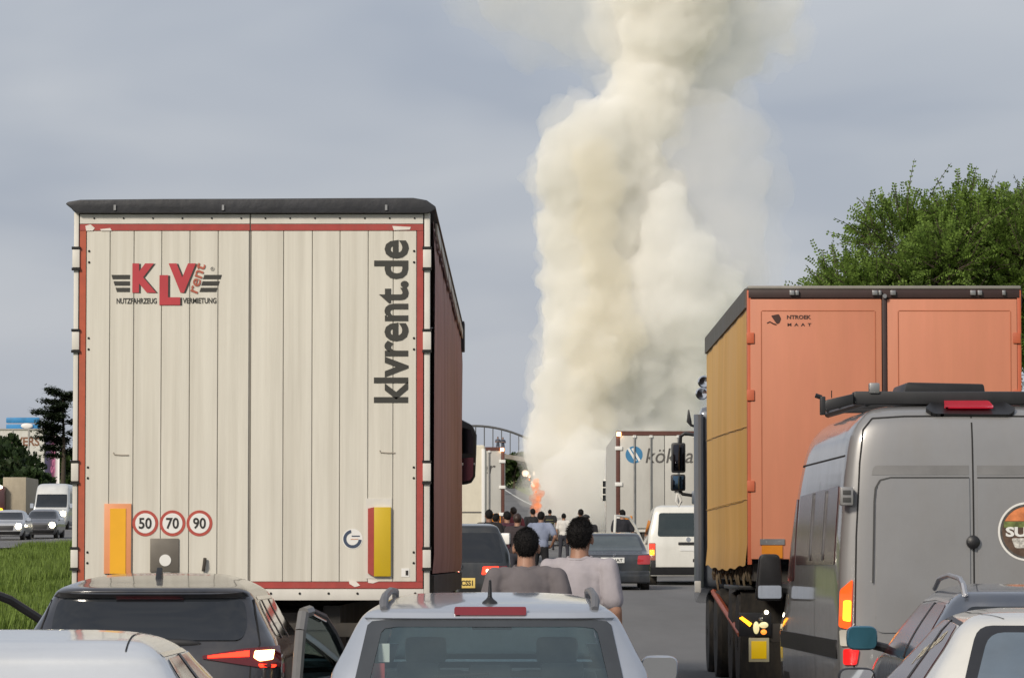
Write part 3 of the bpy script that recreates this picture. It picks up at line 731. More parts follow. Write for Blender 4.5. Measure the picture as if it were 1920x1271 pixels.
for s_ in (-1, 1):
    seamline('door_gap', [(s_*(-vx(1600)), .62), (s_*(-vx(1602)), 1.0), (s_*(-vx(1606)), 1.7), (s_*(-vx(1614)), 2.25), (s_*(-vx(1622)), 2.5), (s_*(-vx(1640)), 2.585), (s_*(-vx(1700)), 2.60), (0, 2.605)], sh.rear, van, .012)
    # recessed field of the door: raised rim lines with the lip's shade painted as a darker band
    sgn = s_
    pl = rpoly([(sgn*.03, .98), (sgn*.74, .98), (sgn*.72, vz(893)), (sgn*.03, vz(893))], [.02, .06, .13, .02])
    patch('door_panel', pl, sh.rear, VP, van, off=.012, thick=.02)
    pl = rpoly([(sgn*.03, vz(890)), (sgn*.76, vz(890)), (sgn*.745, vz(872)), (sgn*.03, vz(872))], [.0, .0, .06, .0])
    patch('door_groove', pl, sh.rear, mat('van_groove_shade', (.20, .195, .19), .4, .25, .6), van, off=.003, thick=.01)
    seamline('panel_crease_shade', [(s_*.03, vz(895)), (s_*.62, vz(895)), (s_*.70, vz(900)), (s_*.735, vz(915)), (s_*.745, vz(940)), (s_*.76, 1.35)], sh.rear, van, .012, SG).location.y = -.012  # dark line painted along the crease as its shade
    for v in (930,):
        z = vz(v); x = s_*.955
        h = MB().box(x-.05, x+.05, -.02, .06, z-.07, z+.07).build('hinge', VP, van, bevel=.015)
        MB().box(x-.03, x+.03, -.026, -.018, z-.045, z-.01).box(x-.03, x+.03, -.026, -.018, z+.01, z+.045).build('hinge_bolt', SG, h, bevel=.006)
    # lamps and reflector in the corner
    w = lambda t: s_*t
    tl = patch('tail_light', rpoly([(w(.905), 1.38), (w(.985), 1.30), (w(.993), 1.02), (w(.92), 1.00)], .02), sh.rear, mat('orange_red_lens', (.62, .10, .02), .15, 0, 1, emit='ff4a12', es=.55), van, off=.02, thick=.05)
    patch('lit_field', rpoly([(w(.915), 1.22), (w(.965), 1.22), (w(.97), 1.07), (w(.92), 1.06)], .015), sh.rear, AMBERLIT, tl, off=.024)
    patch('clear_field', rpoly([(w(.92), 1.0), (w(.99), 1.0), (w(.985), .88), (w(.93), .88)], .015), sh.rear, mat('clear_lens', (.55, .52, .46), .15, 0, 1), tl, off=.02)
    patch('lower_reflector', rpoly([(w(.86), .86), (w(.97), .86), (w(.97), .74), (w(.88), .74)], .02), sh.rear, mat('bright_red_lens', (.5, .02, .02), .15, 0, 1, emit='ff1818', es=.3), van, off=.02)  # red reflector, its material given a faint glow of its own
seamline('door_gap', [(0, .62), (0, 2.6)], sh.rear, van, .012)
MB().lathe([(.052, 0), (.05, -.025), (.03, -.04), (.005, -.042)], (vx(1824), -.0, vz(1016)), 'y', 24).build('door_lock', BLACKP, van)
bk = patch('brake_light_pod', rpoly([(vx(1740), vz(770)), (vx(1755), vz(780)), (vx(1900), vz(781)), (vx(1912), vz(771)), (vx(1895), vz(757)), (vx(1760), vz(757))], .02), sh.rear, BLACKP, van, off=.035, thick=.06)
patch('brake_light', rpoly([(vx(1776), vz(771)), (vx(1870), vz(771)), (vx(1866), vz(758)), (vx(1782), vz(758))], .01), sh.rear, mat('red_pod_lens', (.42, .012, .03), .15, 0, 1, emit='ff2040', es=.12), bk, off=.045)
# sticker
sx_, sz_, sr = vx(1926), vz(996), 55/250
st = MB().lathe([(sr, 0), (sr, -.003)], (sx_, -.0, sz_), 'y', 48).build('round_sticker', WHITE, van)
MB().lathe([(sr*.93, 0), (sr*.93, -.0045)], (sx_, 0, sz_), 'y', 48).build('sticker_ring', mat('sticker_ring', (.08, .075, .07), .5, var=.5, scale=25), st)
MB().lathe([(sr*.86, 0), (sr*.86, -.0055)], (sx_, 0, sz_), 'y', 48).build('sticker_field', mat('sticker_brown', (.10, .06, .04), .5, var=.4, scale=14), st)
def arc(r, a0, a1, n=16): return [(sx_+r*math.cos(R(a0+(a1-a0)*k/n)), sz_+r*math.sin(R(a0+(a1-a0)*k/n))) for k in range(n+1)]
MB().prism(arc(sr*.84, 25, 155), 'y', -.0075, -.005).build('sticker_sunset', mat('sticker_orange', (.62, .20, .07), .5, var=.35, scale=12), st)
MB().box(sx_-sr*.8, sx_+sr*.8, -.0085, -.005, sz_+.03, sz_+.075).build('sticker_hills', mat('sticker_green', (.14, .17, .05), .5, var=.5, scale=20), st)
text('sticker_lettering', 'SU', (sx_-sr*.74, sz_-.04, sx_-sr*.02, sz_+.035), -.0085, WHITE, st, bold=.04)
MB().prism(rpoly([(sx_-sr*.55, sz_-.05), (sx_+sr*.5, sz_-.05), (sx_+sr*.45, sz_-.12), (sx_-sr*.42, sz_-.125)], .02), 'y', -.0075, -.005).build('sticker_picture', mat('sticker_pale', (.5, .48, .44), .5, var=.6, scale=40), st)
# side glass with bright pillars
for s_, pr in ((-1, sh.left), (1, sh.right)):
    yy = lambda y: -y if s_ < 0 else y
    gl = patch('side_window', rpoly([(yy(.55), vz(1058)), (yy(3.6), vz(1058)), (yy(3.55), vz(915)), (yy(.55), vz(908))], .05), pr, mat('painted_maroon_reflection_glass', (.055, .018, .018), .12, 0, 0, spec=.22), van, off=.006)  # maroon base colour paints in the trailer curtain's reflection
    for y in (1.35, 2.35): patch('window_pillar', [(yy(y), vz(1050)), (yy(y+.09), vz(1050)), (yy(y+.09), vz(914)), (yy(y), vz(914))], pr, STEEL, gl, off=.014)
    patch('front_side_window', rpoly([(yy(3.75), 1.35), (yy(4.6), 1.35), (yy(4.25), vz(920)), (yy(3.75), vz(920))], .05), pr, mat('painted_maroon_reflection_glass', (.055, .018, .018), .12, 0, 0, spec=.22), van, off=.006)
    seamline('roof_crease', [(yy(.35), vz(852)), (yy(3.9), vz(852))], pr, van, .014)
    seamline('door_gap', [(yy(2.0), .55), (yy(2.0), 2.15)], pr, van, .01)
    patch('rub_strip', [(yy(.3), .78), (yy(4.9), .78), (yy(4.9), .92), (yy(.3), .92)], pr, BLACKP, van, off=.01)
    for y in (1.0, 4.55): wheel(van, s_*.87, y, .35, .24)
    rail = MB().tube([(s_*.74, .5, 2.72), (s_*.74, 3.4, 2.74)], .03, 8)
    rail.build('roof_rail', BLACKP, van)
mo = MB().prism(rpoly([(-1.26, 1.18), (-1.02, 1.18), (-1.05, 1.58), (-1.22, 1.58)], .05), 'y', 4.45, 4.6).build('mirror', BLACKP, van, bevel=.02)
MB().prism(rpoly([(-1.24, 1.2), (-1.04, 1.2), (-1.04, 1.31), (-1.24, 1.31)], .02), 'y', 4.443, 4.452).build('mirror_glass', MIRR, mo)
MB().tube([(-1.1, 4.5, 1.3), (-.95, 4.5, 1.28)], .05).build('mirror_arm', BLACKP, mo)
# rack and roof box
MB().box(-.86, .95, .35, .5, 2.70, 2.80).build('rack_bar', BLACKP, van, bevel=.02)
MB().prism([(-1.10, 2.64), (-.865, 2.70), (-.865, 2.78), (-1.08, 2.73)], 'y', .3, .42).build('rack_end', BLACKP, van, bevel=.015)
for y in (1.3, 2.2, 3.1): MB().box(-.78, .78, y, y+.06, 2.74, 2.80).build('rack_bar', BLACKP, van, bevel=.015)
MB().box(vx(1546), vx(1556), .3, .36, vz(775), vz(740), Matrix.Translation((0, 0, 0))).build('rack_clamp', BLACKP, van, bevel=.008)
MB().tube([(vx(1549), .32, vz(742)), (vx(1537), .32, vz(738))], .018, 6).build('rack_hook', BLACKP, van)
MB().tube([(vx(1570), .4, vz(742)), (vx(1570), .4, vz(728))], .004, 5).build('antenna', BLACKP, van)
MB().box(vx(1640), vx(1660), .33, .4, vz(734), vz(714)).build('rack_lamp', STEEL, van, bevel=.012)
MB().prism(rpoly([(vx(1708), vz(738)), (vx(1868), vz(740)), (vx(1864), vz(714)), (vx(1716), vz(711))], .02), 'y', .5, 1.3).build('roof_unit', BLACKP, van, bevel=.03)
MB().box(-.97, .97, -.09, .1, .42, .62).build('bumper', BLACKP, van, bevel=.03)

# ------------------------------------------------------------ the silver estate in the middle
SY, SX, SZ = 21.4, -.166, 0.0
sil = thing('silver_estate_car', 'silver estate car with grey roof rails, short antenna and open front door', 'car', (SX, SY, SZ))
SP = paint('silver_paint', (.46, .49, .54), .55, .3, .12)
ss = Shell([(.18, .12, 3.95, .74), (.30, .02, 4.1, .84), (.55, 0, 4.2, .865), (.80, .05, 4.15, .87), (.90, .09, 3.7, .868), (1.0, .15, 3.15, .86), (1.15, .235, 2.9, .79), (1.28, .31, 2.65, .725), (1.325, .335, 2.58, .695), (1.352, .36, 2.5, .665), (1.385, .52, 2.4, .615), (1.415, .95, 2.25, .55), (1.437, 1.4, 2.0, .45), (1.445, 1.6, 1.85, .3)], cr=.22, cf=.6, n=4)
wtop = 1.298
def winpoly(ins): return [(-.74+ins, .93+ins), (.74-ins, .93+ins), (.648-ins, wtop-.01-ins), (.6-ins, wtop+.006-ins), (-.6+ins, wtop+.006-ins), (-.648+ins, wtop-.01-ins)]
def inpoly(p, poly):
    r = False
    for i in range(len(poly)):
        a, b = poly[i-1], poly[i]
        if (a[1] > p[1]) != (b[1] > p[1]) and p[0] < (b[0]-a[0])*(p[1]-a[1])/(b[1]-a[1])+a[0]: r = not r
    return r
inner = winpoly(.03)
swin = [(.95, .98), (2.75, .98), (2.35, 1.27), (.75, 1.25)]
def hole(c):
    if c.y < .8 and inpoly((c.x, c.z), inner): return True
    if c.y > 2.3 and abs(c.x) < .6 and 1.02 < c.z < 1.3: return True
    if abs(c.x) > .5 and inpoly((c.y, c.z), swin): return True
    return False
ss.body('body', SP, sil, hole)
gm = bpy.data.materials.new('clear_tinted_glass'); gm.use_nodes = True
g = gm.node_tree; g.nodes.clear(); go = N('ShaderNodeOutputMaterial', g); gmx = N('ShaderNodeMixShader', g); gt = N('ShaderNodeBsdfTransparent', g); gg = N('ShaderNodeBsdfGlossy', g); lw = N('ShaderNodeLayerWeight', g)
gt.inputs[0].default_value = (.80, .88, .87, 1); gg.inputs['Roughness'].default_value = .03; gg.inputs['Color'].default_value = (.86, 1, .97, 1); lw.inputs['Blend'].default_value = .28
ma = N('ShaderNodeMath', g, operation='ADD'); ma.inputs[1].default_value = .15
g.links.new(lw.outputs['Fresnel'], ma.inputs[0]); g.links.new(ma.outputs[0], gmx.inputs[0]); g.links.new(gt.outputs[0], gmx.inputs[1]); g.links.new(gg.outputs[0], gmx.inputs[2]); g.links.new(gmx.outputs[0], go.inputs[0])
patch('rear_window', rpoly(winpoly(.02), .03), ss.rear, gm, sil, off=.003, res=.05, thick=.004)
FRIT = mat('dark_window_edge', (.045, .05, .056), .12, 0, .5)
def ringpatch(name, outer, inner, proj, m, parent, off, nl=8, nc=3):
    vs = []; fs = []; k = len(outer); loop = k*nl
    for c in range(nc+1):
        for i in range(k):
            for j in range(nl):
                t = j/nl; f = c/nc
                o_ = [Vector(outer[i]).lerp(Vector(outer[(i+1) % k]), t), Vector(inner[i]).lerp(Vector(inner[(i+1) % k]), t)]
                p = o_[0].lerp(o_[1], f); P3 = Vector(proj(p.x, p.y)); e = .004
                nn = (Vector(proj(p.x+e, p.y))-Vector(proj(p.x-e, p.y))).cross(Vector(proj(p.x, p.y+e))-Vector(proj(p.x, p.y-e)))
                vs.append(tuple(P3+nn.normalized()*off))
    for c in range(nc):
        for i in range(loop): fs.append((c*loop+i, c*loop+(i+1) % loop, (c+1)*loop+(i+1) % loop, (c+1)*loop+i))
    me = bpy.data.meshes.new(name); me.from_pydata(vs, [], fs)
    for p in me.polygons: p.use_smooth = True
    return link(name, me, m, parent)
ro = [(-.74, .90), (.74, .90), (.660, 1.275), (.635, 1.297), (.56, 1.305), (-.56, 1.305), (-.635, 1.297), (-.660, 1.275)]
ri = [(-.655, .92), (.655, .92), (.585, 1.235), (.565, 1.258), (.50, 1.267), (-.50, 1.267), (-.565, 1.258), (-.585, 1.235)]
ringpatch('window_edge', ro, ri, ss.rear, FRIT, sil, .006)
patch('roof_lip', [(-.67, 1.307), (.67, 1.307), (.655, 1.333), (-.655, 1.333)], ss.rear, SP, sil, off=.02, thick=.03)
patch('brake_light', rpoly([(-.19, 1.318), (.2, 1.318), (.2, 1.352), (-.19, 1.352)], .01), ss.rear, REDLENS, sil, off=.03, thick=.06)
wf = [(.93, .985), (2.7, .985), (2.33, 1.265), (.78, 1.24)]
for pr, f in ((ss.left, -1), (ss.right, 1)):
    patch('side_window', rpoly([(f*a, b) for a, b in wf], .03), pr, gm, sil, off=.003, thick=.004)
    for a in (1.55,): patch('window_pillar', [(f*a, .98), (f*(a+.1), .98), (f*(a+.08), 1.27), (f*(a-.02), 1.27)], pr, BLACKP, sil, off=.006)
    seamline('window_trim', [(f*.86, .985), (f*.71, 1.25), (f*1.6, 1.30), (f*2.4, 1.285)], pr, sil, .022, CHROME)
    seamline('window_rim', [(f*.89, .985), (f*.745, 1.232), (f*1.6, 1.282), (f*2.36, 1.27), (f*2.74, .98), (f*.89, .98)], pr, sil, .03, BLACKP)
    for y in (.75, 3.35): wheel(sil, f*.76, y, .30, .19)
    z0 = ss.roof(f*.60, 1.0).z
    MB().tube([(f*.575, .42, 1.365), (f*.577, .47, 1.405), (f*.575, .6, 1.432), (f*.565, 1.2, 1.46), (f*.56, 2.0, 1.45), (f*.57, 2.3, 1.40)], [.02, .026, .022, .02, .02, .02], 8).build('roof_rail', mat('rail_grey', (.16, .16, .17), .45, .3), sil)
    patch('tail_light', rpoly([(f*.70, .95), (f*.83, .93), (f*.85, .66), (f*.70, .66)], .03), ss.rear, REDLENS, sil, off=.008)
patch('windscreen', rpoly([(-.66, .99), (.66, .99), (.58, 1.33), (-.58, 1.33)], .03), lambda x, z: ss.front(-x, z), gm, sil, off=.003, thick=.004)
ab = MB().lathe([(.045, 0), (.04, .012), (.02, .028), (.012, .04)], (0, .62, ss.roof(0, .62).z-.004), 'z', 16).build('antenna', BLACKP, sil)
MB().tube([(0, .62, 1.42), (.002, .58, 1.52)], [.013, .007], 8).build('antenna_rod', BLACKP, ab)
MB().box(-.26, .26, -.012, .02, .62, .73).build('number_plate', PLATEW, sil)
MB().tube([(-.3, .21, 1.0), (.0, .195, 1.02)], .008, 6).build('wiper', BLACKP, sil)
# inside: seats, head rests, sun-lit parcel and stickers seen through the glass
SEATM = mat('seat_cloth', (.20, .225, .225), .9, var=.2)
for x, y, h in ((-.38, 1.75, 1.1), (.38, 1.75, 1.1), (-.4, .85, .98), (.0, .85, .97), (.4, .85, .98)):
    s0 = MB().box(x-.23, x+.23, y, y+.14, .5, h-.1).build('seat_back', SEATM, sil, bevel=.04)
    MB().box(x-.12, x+.12, y, y+.09, h-.06, h+.09).build('head_rest', SEATM, s0, bevel=.035)
MB().box(-.8, .8, .35, 2.9, .45, .5).build('cabin_floor', SEATM, sil)
MB().box(-.78, .78, 2.7, 3.1, .75, .98).build('dashboard', SEATM, sil, bevel=.05)
MB().box(-.12, .12, 2.42, 2.45, 1.22, 1.29).build('inside_mirror', BLACKP, sil, bevel=.01)
MB().box(-.6, -.54, .30, .305, 1.08, 1.18).build('pale_sticker', WHITE, sil).rotation_euler.y = 0
MB().box(-.635, -.565, .262, .267, .985, 1.075).build('red_sticker', mat('red_sticker', (.45, .06, .06), .5), sil)
MB().box(.0, .3, .4, .7, .95, .985).build('blue_bag', mat('blue_cloth', (.07, .14, .3), .8), sil, bevel=.01)
wing_mirror(sil, 1.0, 2.62, .985, SP, .23, .16)
# open front door on the left: hinge at the front, swung outward
hx, hy = -.845, 2.95
dr = bpy.data.objects.new('open_door', None); C.objects.link(dr); dr.parent = sil; dr.location = (hx, hy, 0); dr.rotation_euler = (0, 0, R(-15))
GREYD = mat('grey_door_frame', (.17, .165, .16), .4, .3, .5)
# local door: extends along -y (rearward) when shut
def dprof(pts, x0, x1, nm, m, par=dr, bv=.008): return MB().prism(pts, 'x', x0, x1).build(nm, m, par, bevel=bv)
dprof(rpoly([(-.02, .32), (-1.05, .32), (-1.1, .93), (-.02, .96)], .05), -.035, .035, 'door_panel', SP)
dprof(rpoly([(-.05, .36), (-1.02, .36), (-1.06, .92), (-.05, .94)], .05), .036, .06, 'door_lining', BLACKP)
def strip(pts, w, d, m, nm, xo=0):
    mb = MB()
    for a, b in zip(pts[:-1], pts[1:]):
        mb.tube([(xo+a[2] if len(a) > 2 else xo, a[0], a[1]), (xo+b[2] if len(b) > 2 else xo, b[0], b[1])], w, 8)
    return mb.build(nm, m, dr)
strip([(-.04, .95), (-.42, 1.21), (-.60, 1.295), (-.86, 1.335)], .026, .03, BLACKP, 'window_frame')
strip([(-.86, 1.335), (-.98, 1.325), (-1.03, 1.22), (-1.10, .93)], .034, .03, GREYD, 'window_frame')
strip([(-.62, 1.272), (-.86, 1.312)], .008, .01, CHROME, 'frame_trim', .02)
dprof([(-.06, .95), (-1.06, .93), (-1.0, 1.30), (-.86, 1.32), (-.5, 1.24)], -.002, .002, 'door_glass', gm, bv=0)
mm = wing_mirror(dr, -.13, -.16, 1.03, BLACKP, .22, .15)

# ------------------------------------------------------------ dark suv on the left
DY, DX, DZ = 23.4, at(273, 1100, 23.4).x, 0.02
suv = thing('dark_suv', 'dark grey suv with lit red tail light behind the cream trailer', 'car', (DX, DY, DZ))
DP = paint('dark_grey_paint', (.030, .032, .040), .35, .3, .25)
ds = Shell([(.25, .1, 3.9, .68), (.45, 0, 4.05, .76), (.75, 0, 4.1, .79), (1.0, .03, 3.95, .785), (1.1, .07, 3.2, .755), (1.2, .17, 2.9, .70), (1.3, .25, 2.7, .645), (1.39, .30, 2.55, .60), (1.425, .27, 2.5, .575), (1.445, .29, 2.45, .55), (1.475, .55, 2.35, .50), (1.50, .8, 2.2, .44), (1.525, 1.15, 2.0, .34), (1.535, 1.4, 1.8, .22)], cr=.24, cf=.6, n=3.4)
ds.body('body', DP, suv)
patch('rear_window', rpoly([(-.56, 1.14), (.56, 1.14), (.575, 1.25), (.545, 1.385), (-.545, 1.385), (-.575, 1.25)], .05), ds.rear, GLASS, suv, off=.006)
patch('spoiler', rpoly([(-.57, 1.394), (.57, 1.394), (.54, 1.422), (-.54, 1.422)], .008), ds.rear, DP, suv, off=.018, thick=.06)
patch('brake_light', [(-.2, 1.378), (.2, 1.378), (.2, 1.392), (-.2, 1.392)], ds.rear, REDLENS, suv, off=.03, thick=.03)
mb = MB().ball((0, 0, 0), (.2, .015, .03), 18, 8); wp = mb.build('wiper', BLACKP, suv); wp.location = (.12, .09, 1.125)
for f, pr in ((-1, ds.left), (1, ds.right)):
    tl = patch('tail_light', rpoly([(f*.33, 1.035), (f*.33, 1.052), (f*.56, 1.09), (f*.768, 1.105), (f*.775, .985), (f*.66, .985)], .008), ds.rear, mat('suv_lens', (.10, .008, .010), .12, 0, .6), suv, off=.012)
    patch('light_bar', rpoly([(f*.36, 1.037), (f*.36, 1.05), (f*.60, 1.078), (f*.60, 1.045)], .004), ds.rear, REDLIT, tl, off=.017)
    patch('light_core', rpoly([(f*.625, 1.04), (f*.63, 1.075), (f*.735, 1.08), (f*.73, 1.03), (f*.66, 1.02)], .006), ds.rear, HOTLIT, tl, off=.017)
    patch('lower_lens', rpoly([(f*.65, 1.005), (f*.75, 1.0), (f*.745, .985), (f*.66, .985)], .008), ds.rear, REDLIT, tl, off=.014)
    patch('side_window', rpoly([(f*.62, 1.16), (f*2.6, 1.13), (f*2.3, 1.37), (f*.75, 1.365)], .05), pr, mat('warm_reflecting_glass', (.035, .03, .028), .05, .25, .8), suv, off=.005)
    for a in (.95, 1.6): patch('window_pillar', [(f*a, 1.14), (f*(a+.08), 1.14), (f*(a+.06), 1.37), (f*(a-.02), 1.37)], pr, BLACKP, suv, off=.008)
    seamline('window_trim', [(f*.58, 1.15), (f*.72, 1.385), (f*2.3, 1.385)], pr, suv, .02, CHROME)
    seamline('tailgate_gap', [(f*.60, 1.38), (f*.66, 1.12), (f*.61, 1.0), (f*.6, .7)], ds.rear, suv, .008)
    for y in (.75, 3.2): wheel(suv, f*.70, y, .34, .22)
MB().prism([(.78, 1.46), (.98, 1.50), (.93, 1.565), (.91, 1.57), (.82, 1.51)], 'x', -.018, .018).build('roof_fin', BLACKP, suv, bevel=.008)
MB().box(-.26, .26, -.012, .03, .72, .83).build('number_plate', PLATEW, suv)
dd = bpy.data.objects.new('open_door', None); C.objects.link(dd); dd.parent = suv; dd.location = (-.72, 2.75, 0); dd.rotation_euler = (0, 0, R(-62))
mb = MB()
mb.tube([(0, -.02, 1.1), (0, -.45, 1.36), (0, -.65, 1.43), (0, -.95, 1.44), (0, -1.05, 1.1)], .03, 8); mb.tube([(0, -.08, 1.1), (0, -.08, 1.17)], .022, 8)
mb.build('window_frame', BLACKP, dd)
MB().box(-.03, .03, -1.08, -.01, .4, 1.1).build('door_panel', DP, dd, bevel=.015)

# ------------------------------------------------------------ the two white cars at the bottom corners
wl = thing('white_car', 'pale white car with bare roof, at the lower left corner', 'car', (at(5, 1200, 15).x, 13.6, 0))
WP = paint('pale_white_paint', (.60, .62, .64), .05, .3, .1)
ws = Shell([(.2, .1, 4.0, .75), (.45, 0, 4.2, .84), (.8, .03, 4.15, .86), (.93, .12, 3.7, .855), (1.0, .35, 3.1, .83), (1.1, .55, 2.9, .755), (1.18, .72, 2.75, .69), (1.245, .86, 2.6, .645), (1.262, .88, 2.55, .63), (1.30, 1.02, 2.45, .585), (1.325, 1.2, 2.35, .53), (1.345, 1.5, 2.2, .42), (1.352, 1.65, 2.05, .3)], cr=.22, cf=.6, n=3.6)
ws.body('body', WP, wl)
patch('rear_window', rpoly([(-.66, .99), (.66, .99), (.6, 1.165), (-.6, 1.165)], .06), ws.rear, GLASS, wl, off=.005)
for f, pr in ((-1, ws.left), (1, ws.right)):
    patch('side_window', rpoly([(f*1.0, 1.0), (f*2.75, .98), (f*2.35, 1.26), (f*1.15, 1.255)], .06), pr, GLASS, wl, off=.005)
    patch('window_pillar', [(f*1.7, .98), (f*1.78, .98), (f*1.74, 1.262), (f*1.66, 1.262)], pr, BLACKP, wl, off=.008)
    seamline('window_trim', [(f*.98, 1.0), (f*1.12, 1.272), (f*2.4, 1.272)], pr, wl, .014, CHROME)
    seamline('roof_gap', [(f*.50, 1.0), (f*.485, 1.35), (f*.47, 1.7), (f*.46, 2.2)], ws.roof, wl, .006)
    patch('tail_light', rpoly([(f*.5, .9), (f*.80, .9), (f*.82, .72), (f*.5, .75)], .03), ws.rear, REDLENS, wl, off=.008)
    for y in (.8, 3.3): wheel(wl, f*.75, y, .31, .2)
MB().box(-.26, .26, -.012, .02, .6, .71).build('number_plate', PLATEW, wl)

wr = thing('white_saloon', 'creamy white saloon with lettering on its dark side window', 'car', (2.76, 18.4, 0))
WR = paint('cream_white_paint', (.68, .66, .60), .0, .3, .1)
rs = Shell([(.2, .1, 4.0, .76), (.45, 0, 4.2, .85), (.8, .03, 4.15, .87), (.93, .10, 3.7, .865), (.99, .30, 3.2, .845), (1.1, .50, 2.95, .77), (1.2, .66, 2.75, .695), (1.28, .78, 2.6, .64), (1.32, .86, 2.5, .60), (1.355, 1.0, 2.4, .545), (1.375, 1.2, 2.25, .47), (1.388, 1.5, 2.0, .35)], cr=.30, cf=.6, n=3)
rs.body('body', WR, wr)
patch('rear_window_rim', rpoly([(-.70, .98), (.70, .98), (.555, 1.31), (-.555, 1.31)], .07), rs.rear, BLACKP, wr, off=.004)
patch('rear_window', rpoly([(-.645, .98), (.645, .98), (.51, 1.275), (-.51, 1.275)], .07), rs.rear, mat('sky_blue_glass', (.10, .13, .16), .06, .0, 1), wr, off=.008)
for f, pr in ((-1, rs.left), (1, rs.right)):
    sw = patch('side_window', rpoly([(f*.98, .96), (f*2.85, .96), (f*2.4, 1.285), (f*2.0, 1.325), (f*1.2, 1.305)], [.02, .02, .1, .1, .12]), pr, mat('painted_maroon_reflection_glass', (.055, .018, .018), .12, 0, 0, spec=.22), wr, off=.005)  # reflected maroon is put into the glass colour
    seamline('window_rim', [(f*.96, .96), (f*1.17, 1.315), (f*2.0, 1.338), (f*2.42, 1.295)], pr, wr, .016, BLACKP)
    patch('window_pillar', [(f*1.62, .96), (f*1.70, .96), (f*1.72, 1.325), (f*1.67, 1.325)], pr, BLACKP, sw, off=.009)
    patch('tail_light', rpoly([(f*.5, .9), (f*.80, .9), (f*.82, .72), (f*.5, .75)], .03), rs.rear, REDLENS, wr, off=.008)
    for y in (.8, 3.3): wheel(wr, f*.76, y, .31, .2)
    seamline('roof_gap', [(f*.42, .98), (f*.50, 1.2), (f*.52, 1.5), (f*.5, 2.2)], rs.roof, wr, .006)
tx = text('window_lettering', 'Planeta', (1.0, 0, 1.62, .07), 0, mat('beige_print', (.5, .45, .33), .5), wr, shear=.3, bold=.01)
for v in tx.data.vertices:        # runs up the curved side glass, read from outside (left side: text x maps to -y)
    a, b = v.co.x, v.co.z
    yy = 1.95 - (a-1.0)*.9; zz = 1.10 + b + (a-1.0)*.22
    p = rs.left(-yy, zz); v.co = (p.x-.0075-(.001 if v.co.y < -.001 else 0), p.y, p.z)
wing_mirror(wr, -1.0, 2.6, 1.0, BLACKP, .2, .14)
MB().box(-.26, .26, -.012, .02, .6, .71).build('number_plate', PLATEW, wr)

# ------------------------------------------------------------ grey car with roof rails and blue mirror
gc = thing('grey_railed_car', 'grey estate with bright roof rail and blue door mirror beside grey van', 'car', (3.30, 24.0, .03))
GP = paint('blue_grey_paint', (.095, .11, .14), .45, .3, .2)
gs = Shell([(.2, .1, 4.0, .76), (.45, 0, 4.2, .86), (.8, .03, 4.15, .88), (.95, .08, 3.6, .88), (1.02, .14, 3.1, .865), (1.15, .23, 2.85, .80), (1.3, .33, 2.6, .70), (1.36, .36, 2.5, .655), (1.40, .42, 2.4, .61), (1.435, .8, 2.2, .53), (1.455, 1.2, 2.0, .4)], cr=.22, cf=.6, n=3.6)
gs.body('body', GP, gc)
patch('rear_window', rpoly([(-.68, .98), (.68, .98), (.58, 1.32), (-.58, 1.32)], .05), gs.rear, GLASS, gc, off=.006)
BLM = paint('blue_mirror_paint', (.035, .13, .20), .3, .25, .05)
for f, pr in ((-1, gs.left), (1, gs.right)):
    patch('side_window', rpoly([(f*.45, 1.1), (f*.85, 1.0), (f*2.85, .98), (f*2.4, 1.32), (f*.62, 1.33)], [.03, .03, .03, .12, .1]), pr, mat('painted_maroon_reflection_glass', (.055, .018, .018), .12, 0, 0, spec=.22), gc, off=.005)  # glass coloured maroon in place of a real reflection
    seamline('window_trim', [(f*.46, 1.1), (f*.6, 1.345), (f*1.4, 1.36), (f*2.42, 1.335), (f*2.88, .98)], pr, gc, .016, CHROME)
    patch('window_pillar', [(f*1.3, .99), (f*1.38, .99), (f*1.36, 1.335), (f*1.29, 1.335)], pr, BLACKP, gc, off=.008)
    MB().tube([(f*.59, .42, 1.39), (f*.595, .46, 1.45), (f*.59, .7, 1.49), (f*.58, 1.4, 1.51), (f*.58, 2.0, 1.485), (f*.59, 2.2, 1.42)], [.018, .02, .017, .016, .016, .016], 8).build('roof_rail', mat('bright_rail', (.5, .5, .52), .3, .8), gc)
    patch('tail_light', rpoly([(f*.62, .98), (f*.83, .95), (f*.84, .7), (f*.66, .7)], .03), gs.rear, REDLENS, gc, off=.008)
    wm = wing_mirror(gc, f*1.02, 2.75, 1.09, BLM, .21, .165)
    [c for c in wm.children if c.name.startswith('mirror_glass')][0].data.materials[0] = mat('teal_mirror_glass', (.045, .15, .20), .08, .7)
    for y in (.8, 3.3): wheel(gc, f*.77, y, .32, .2)
MB().box(-.26, .26, -.012, .02, .6, .71).build('number_plate', PLATEW, gc)

# ------------------------------------------------------------ cars farther up the road
def place(u, v, Y, dz=0):
    p = at(u, v, Y); return (p.x, Y, gz(Y)+dz)
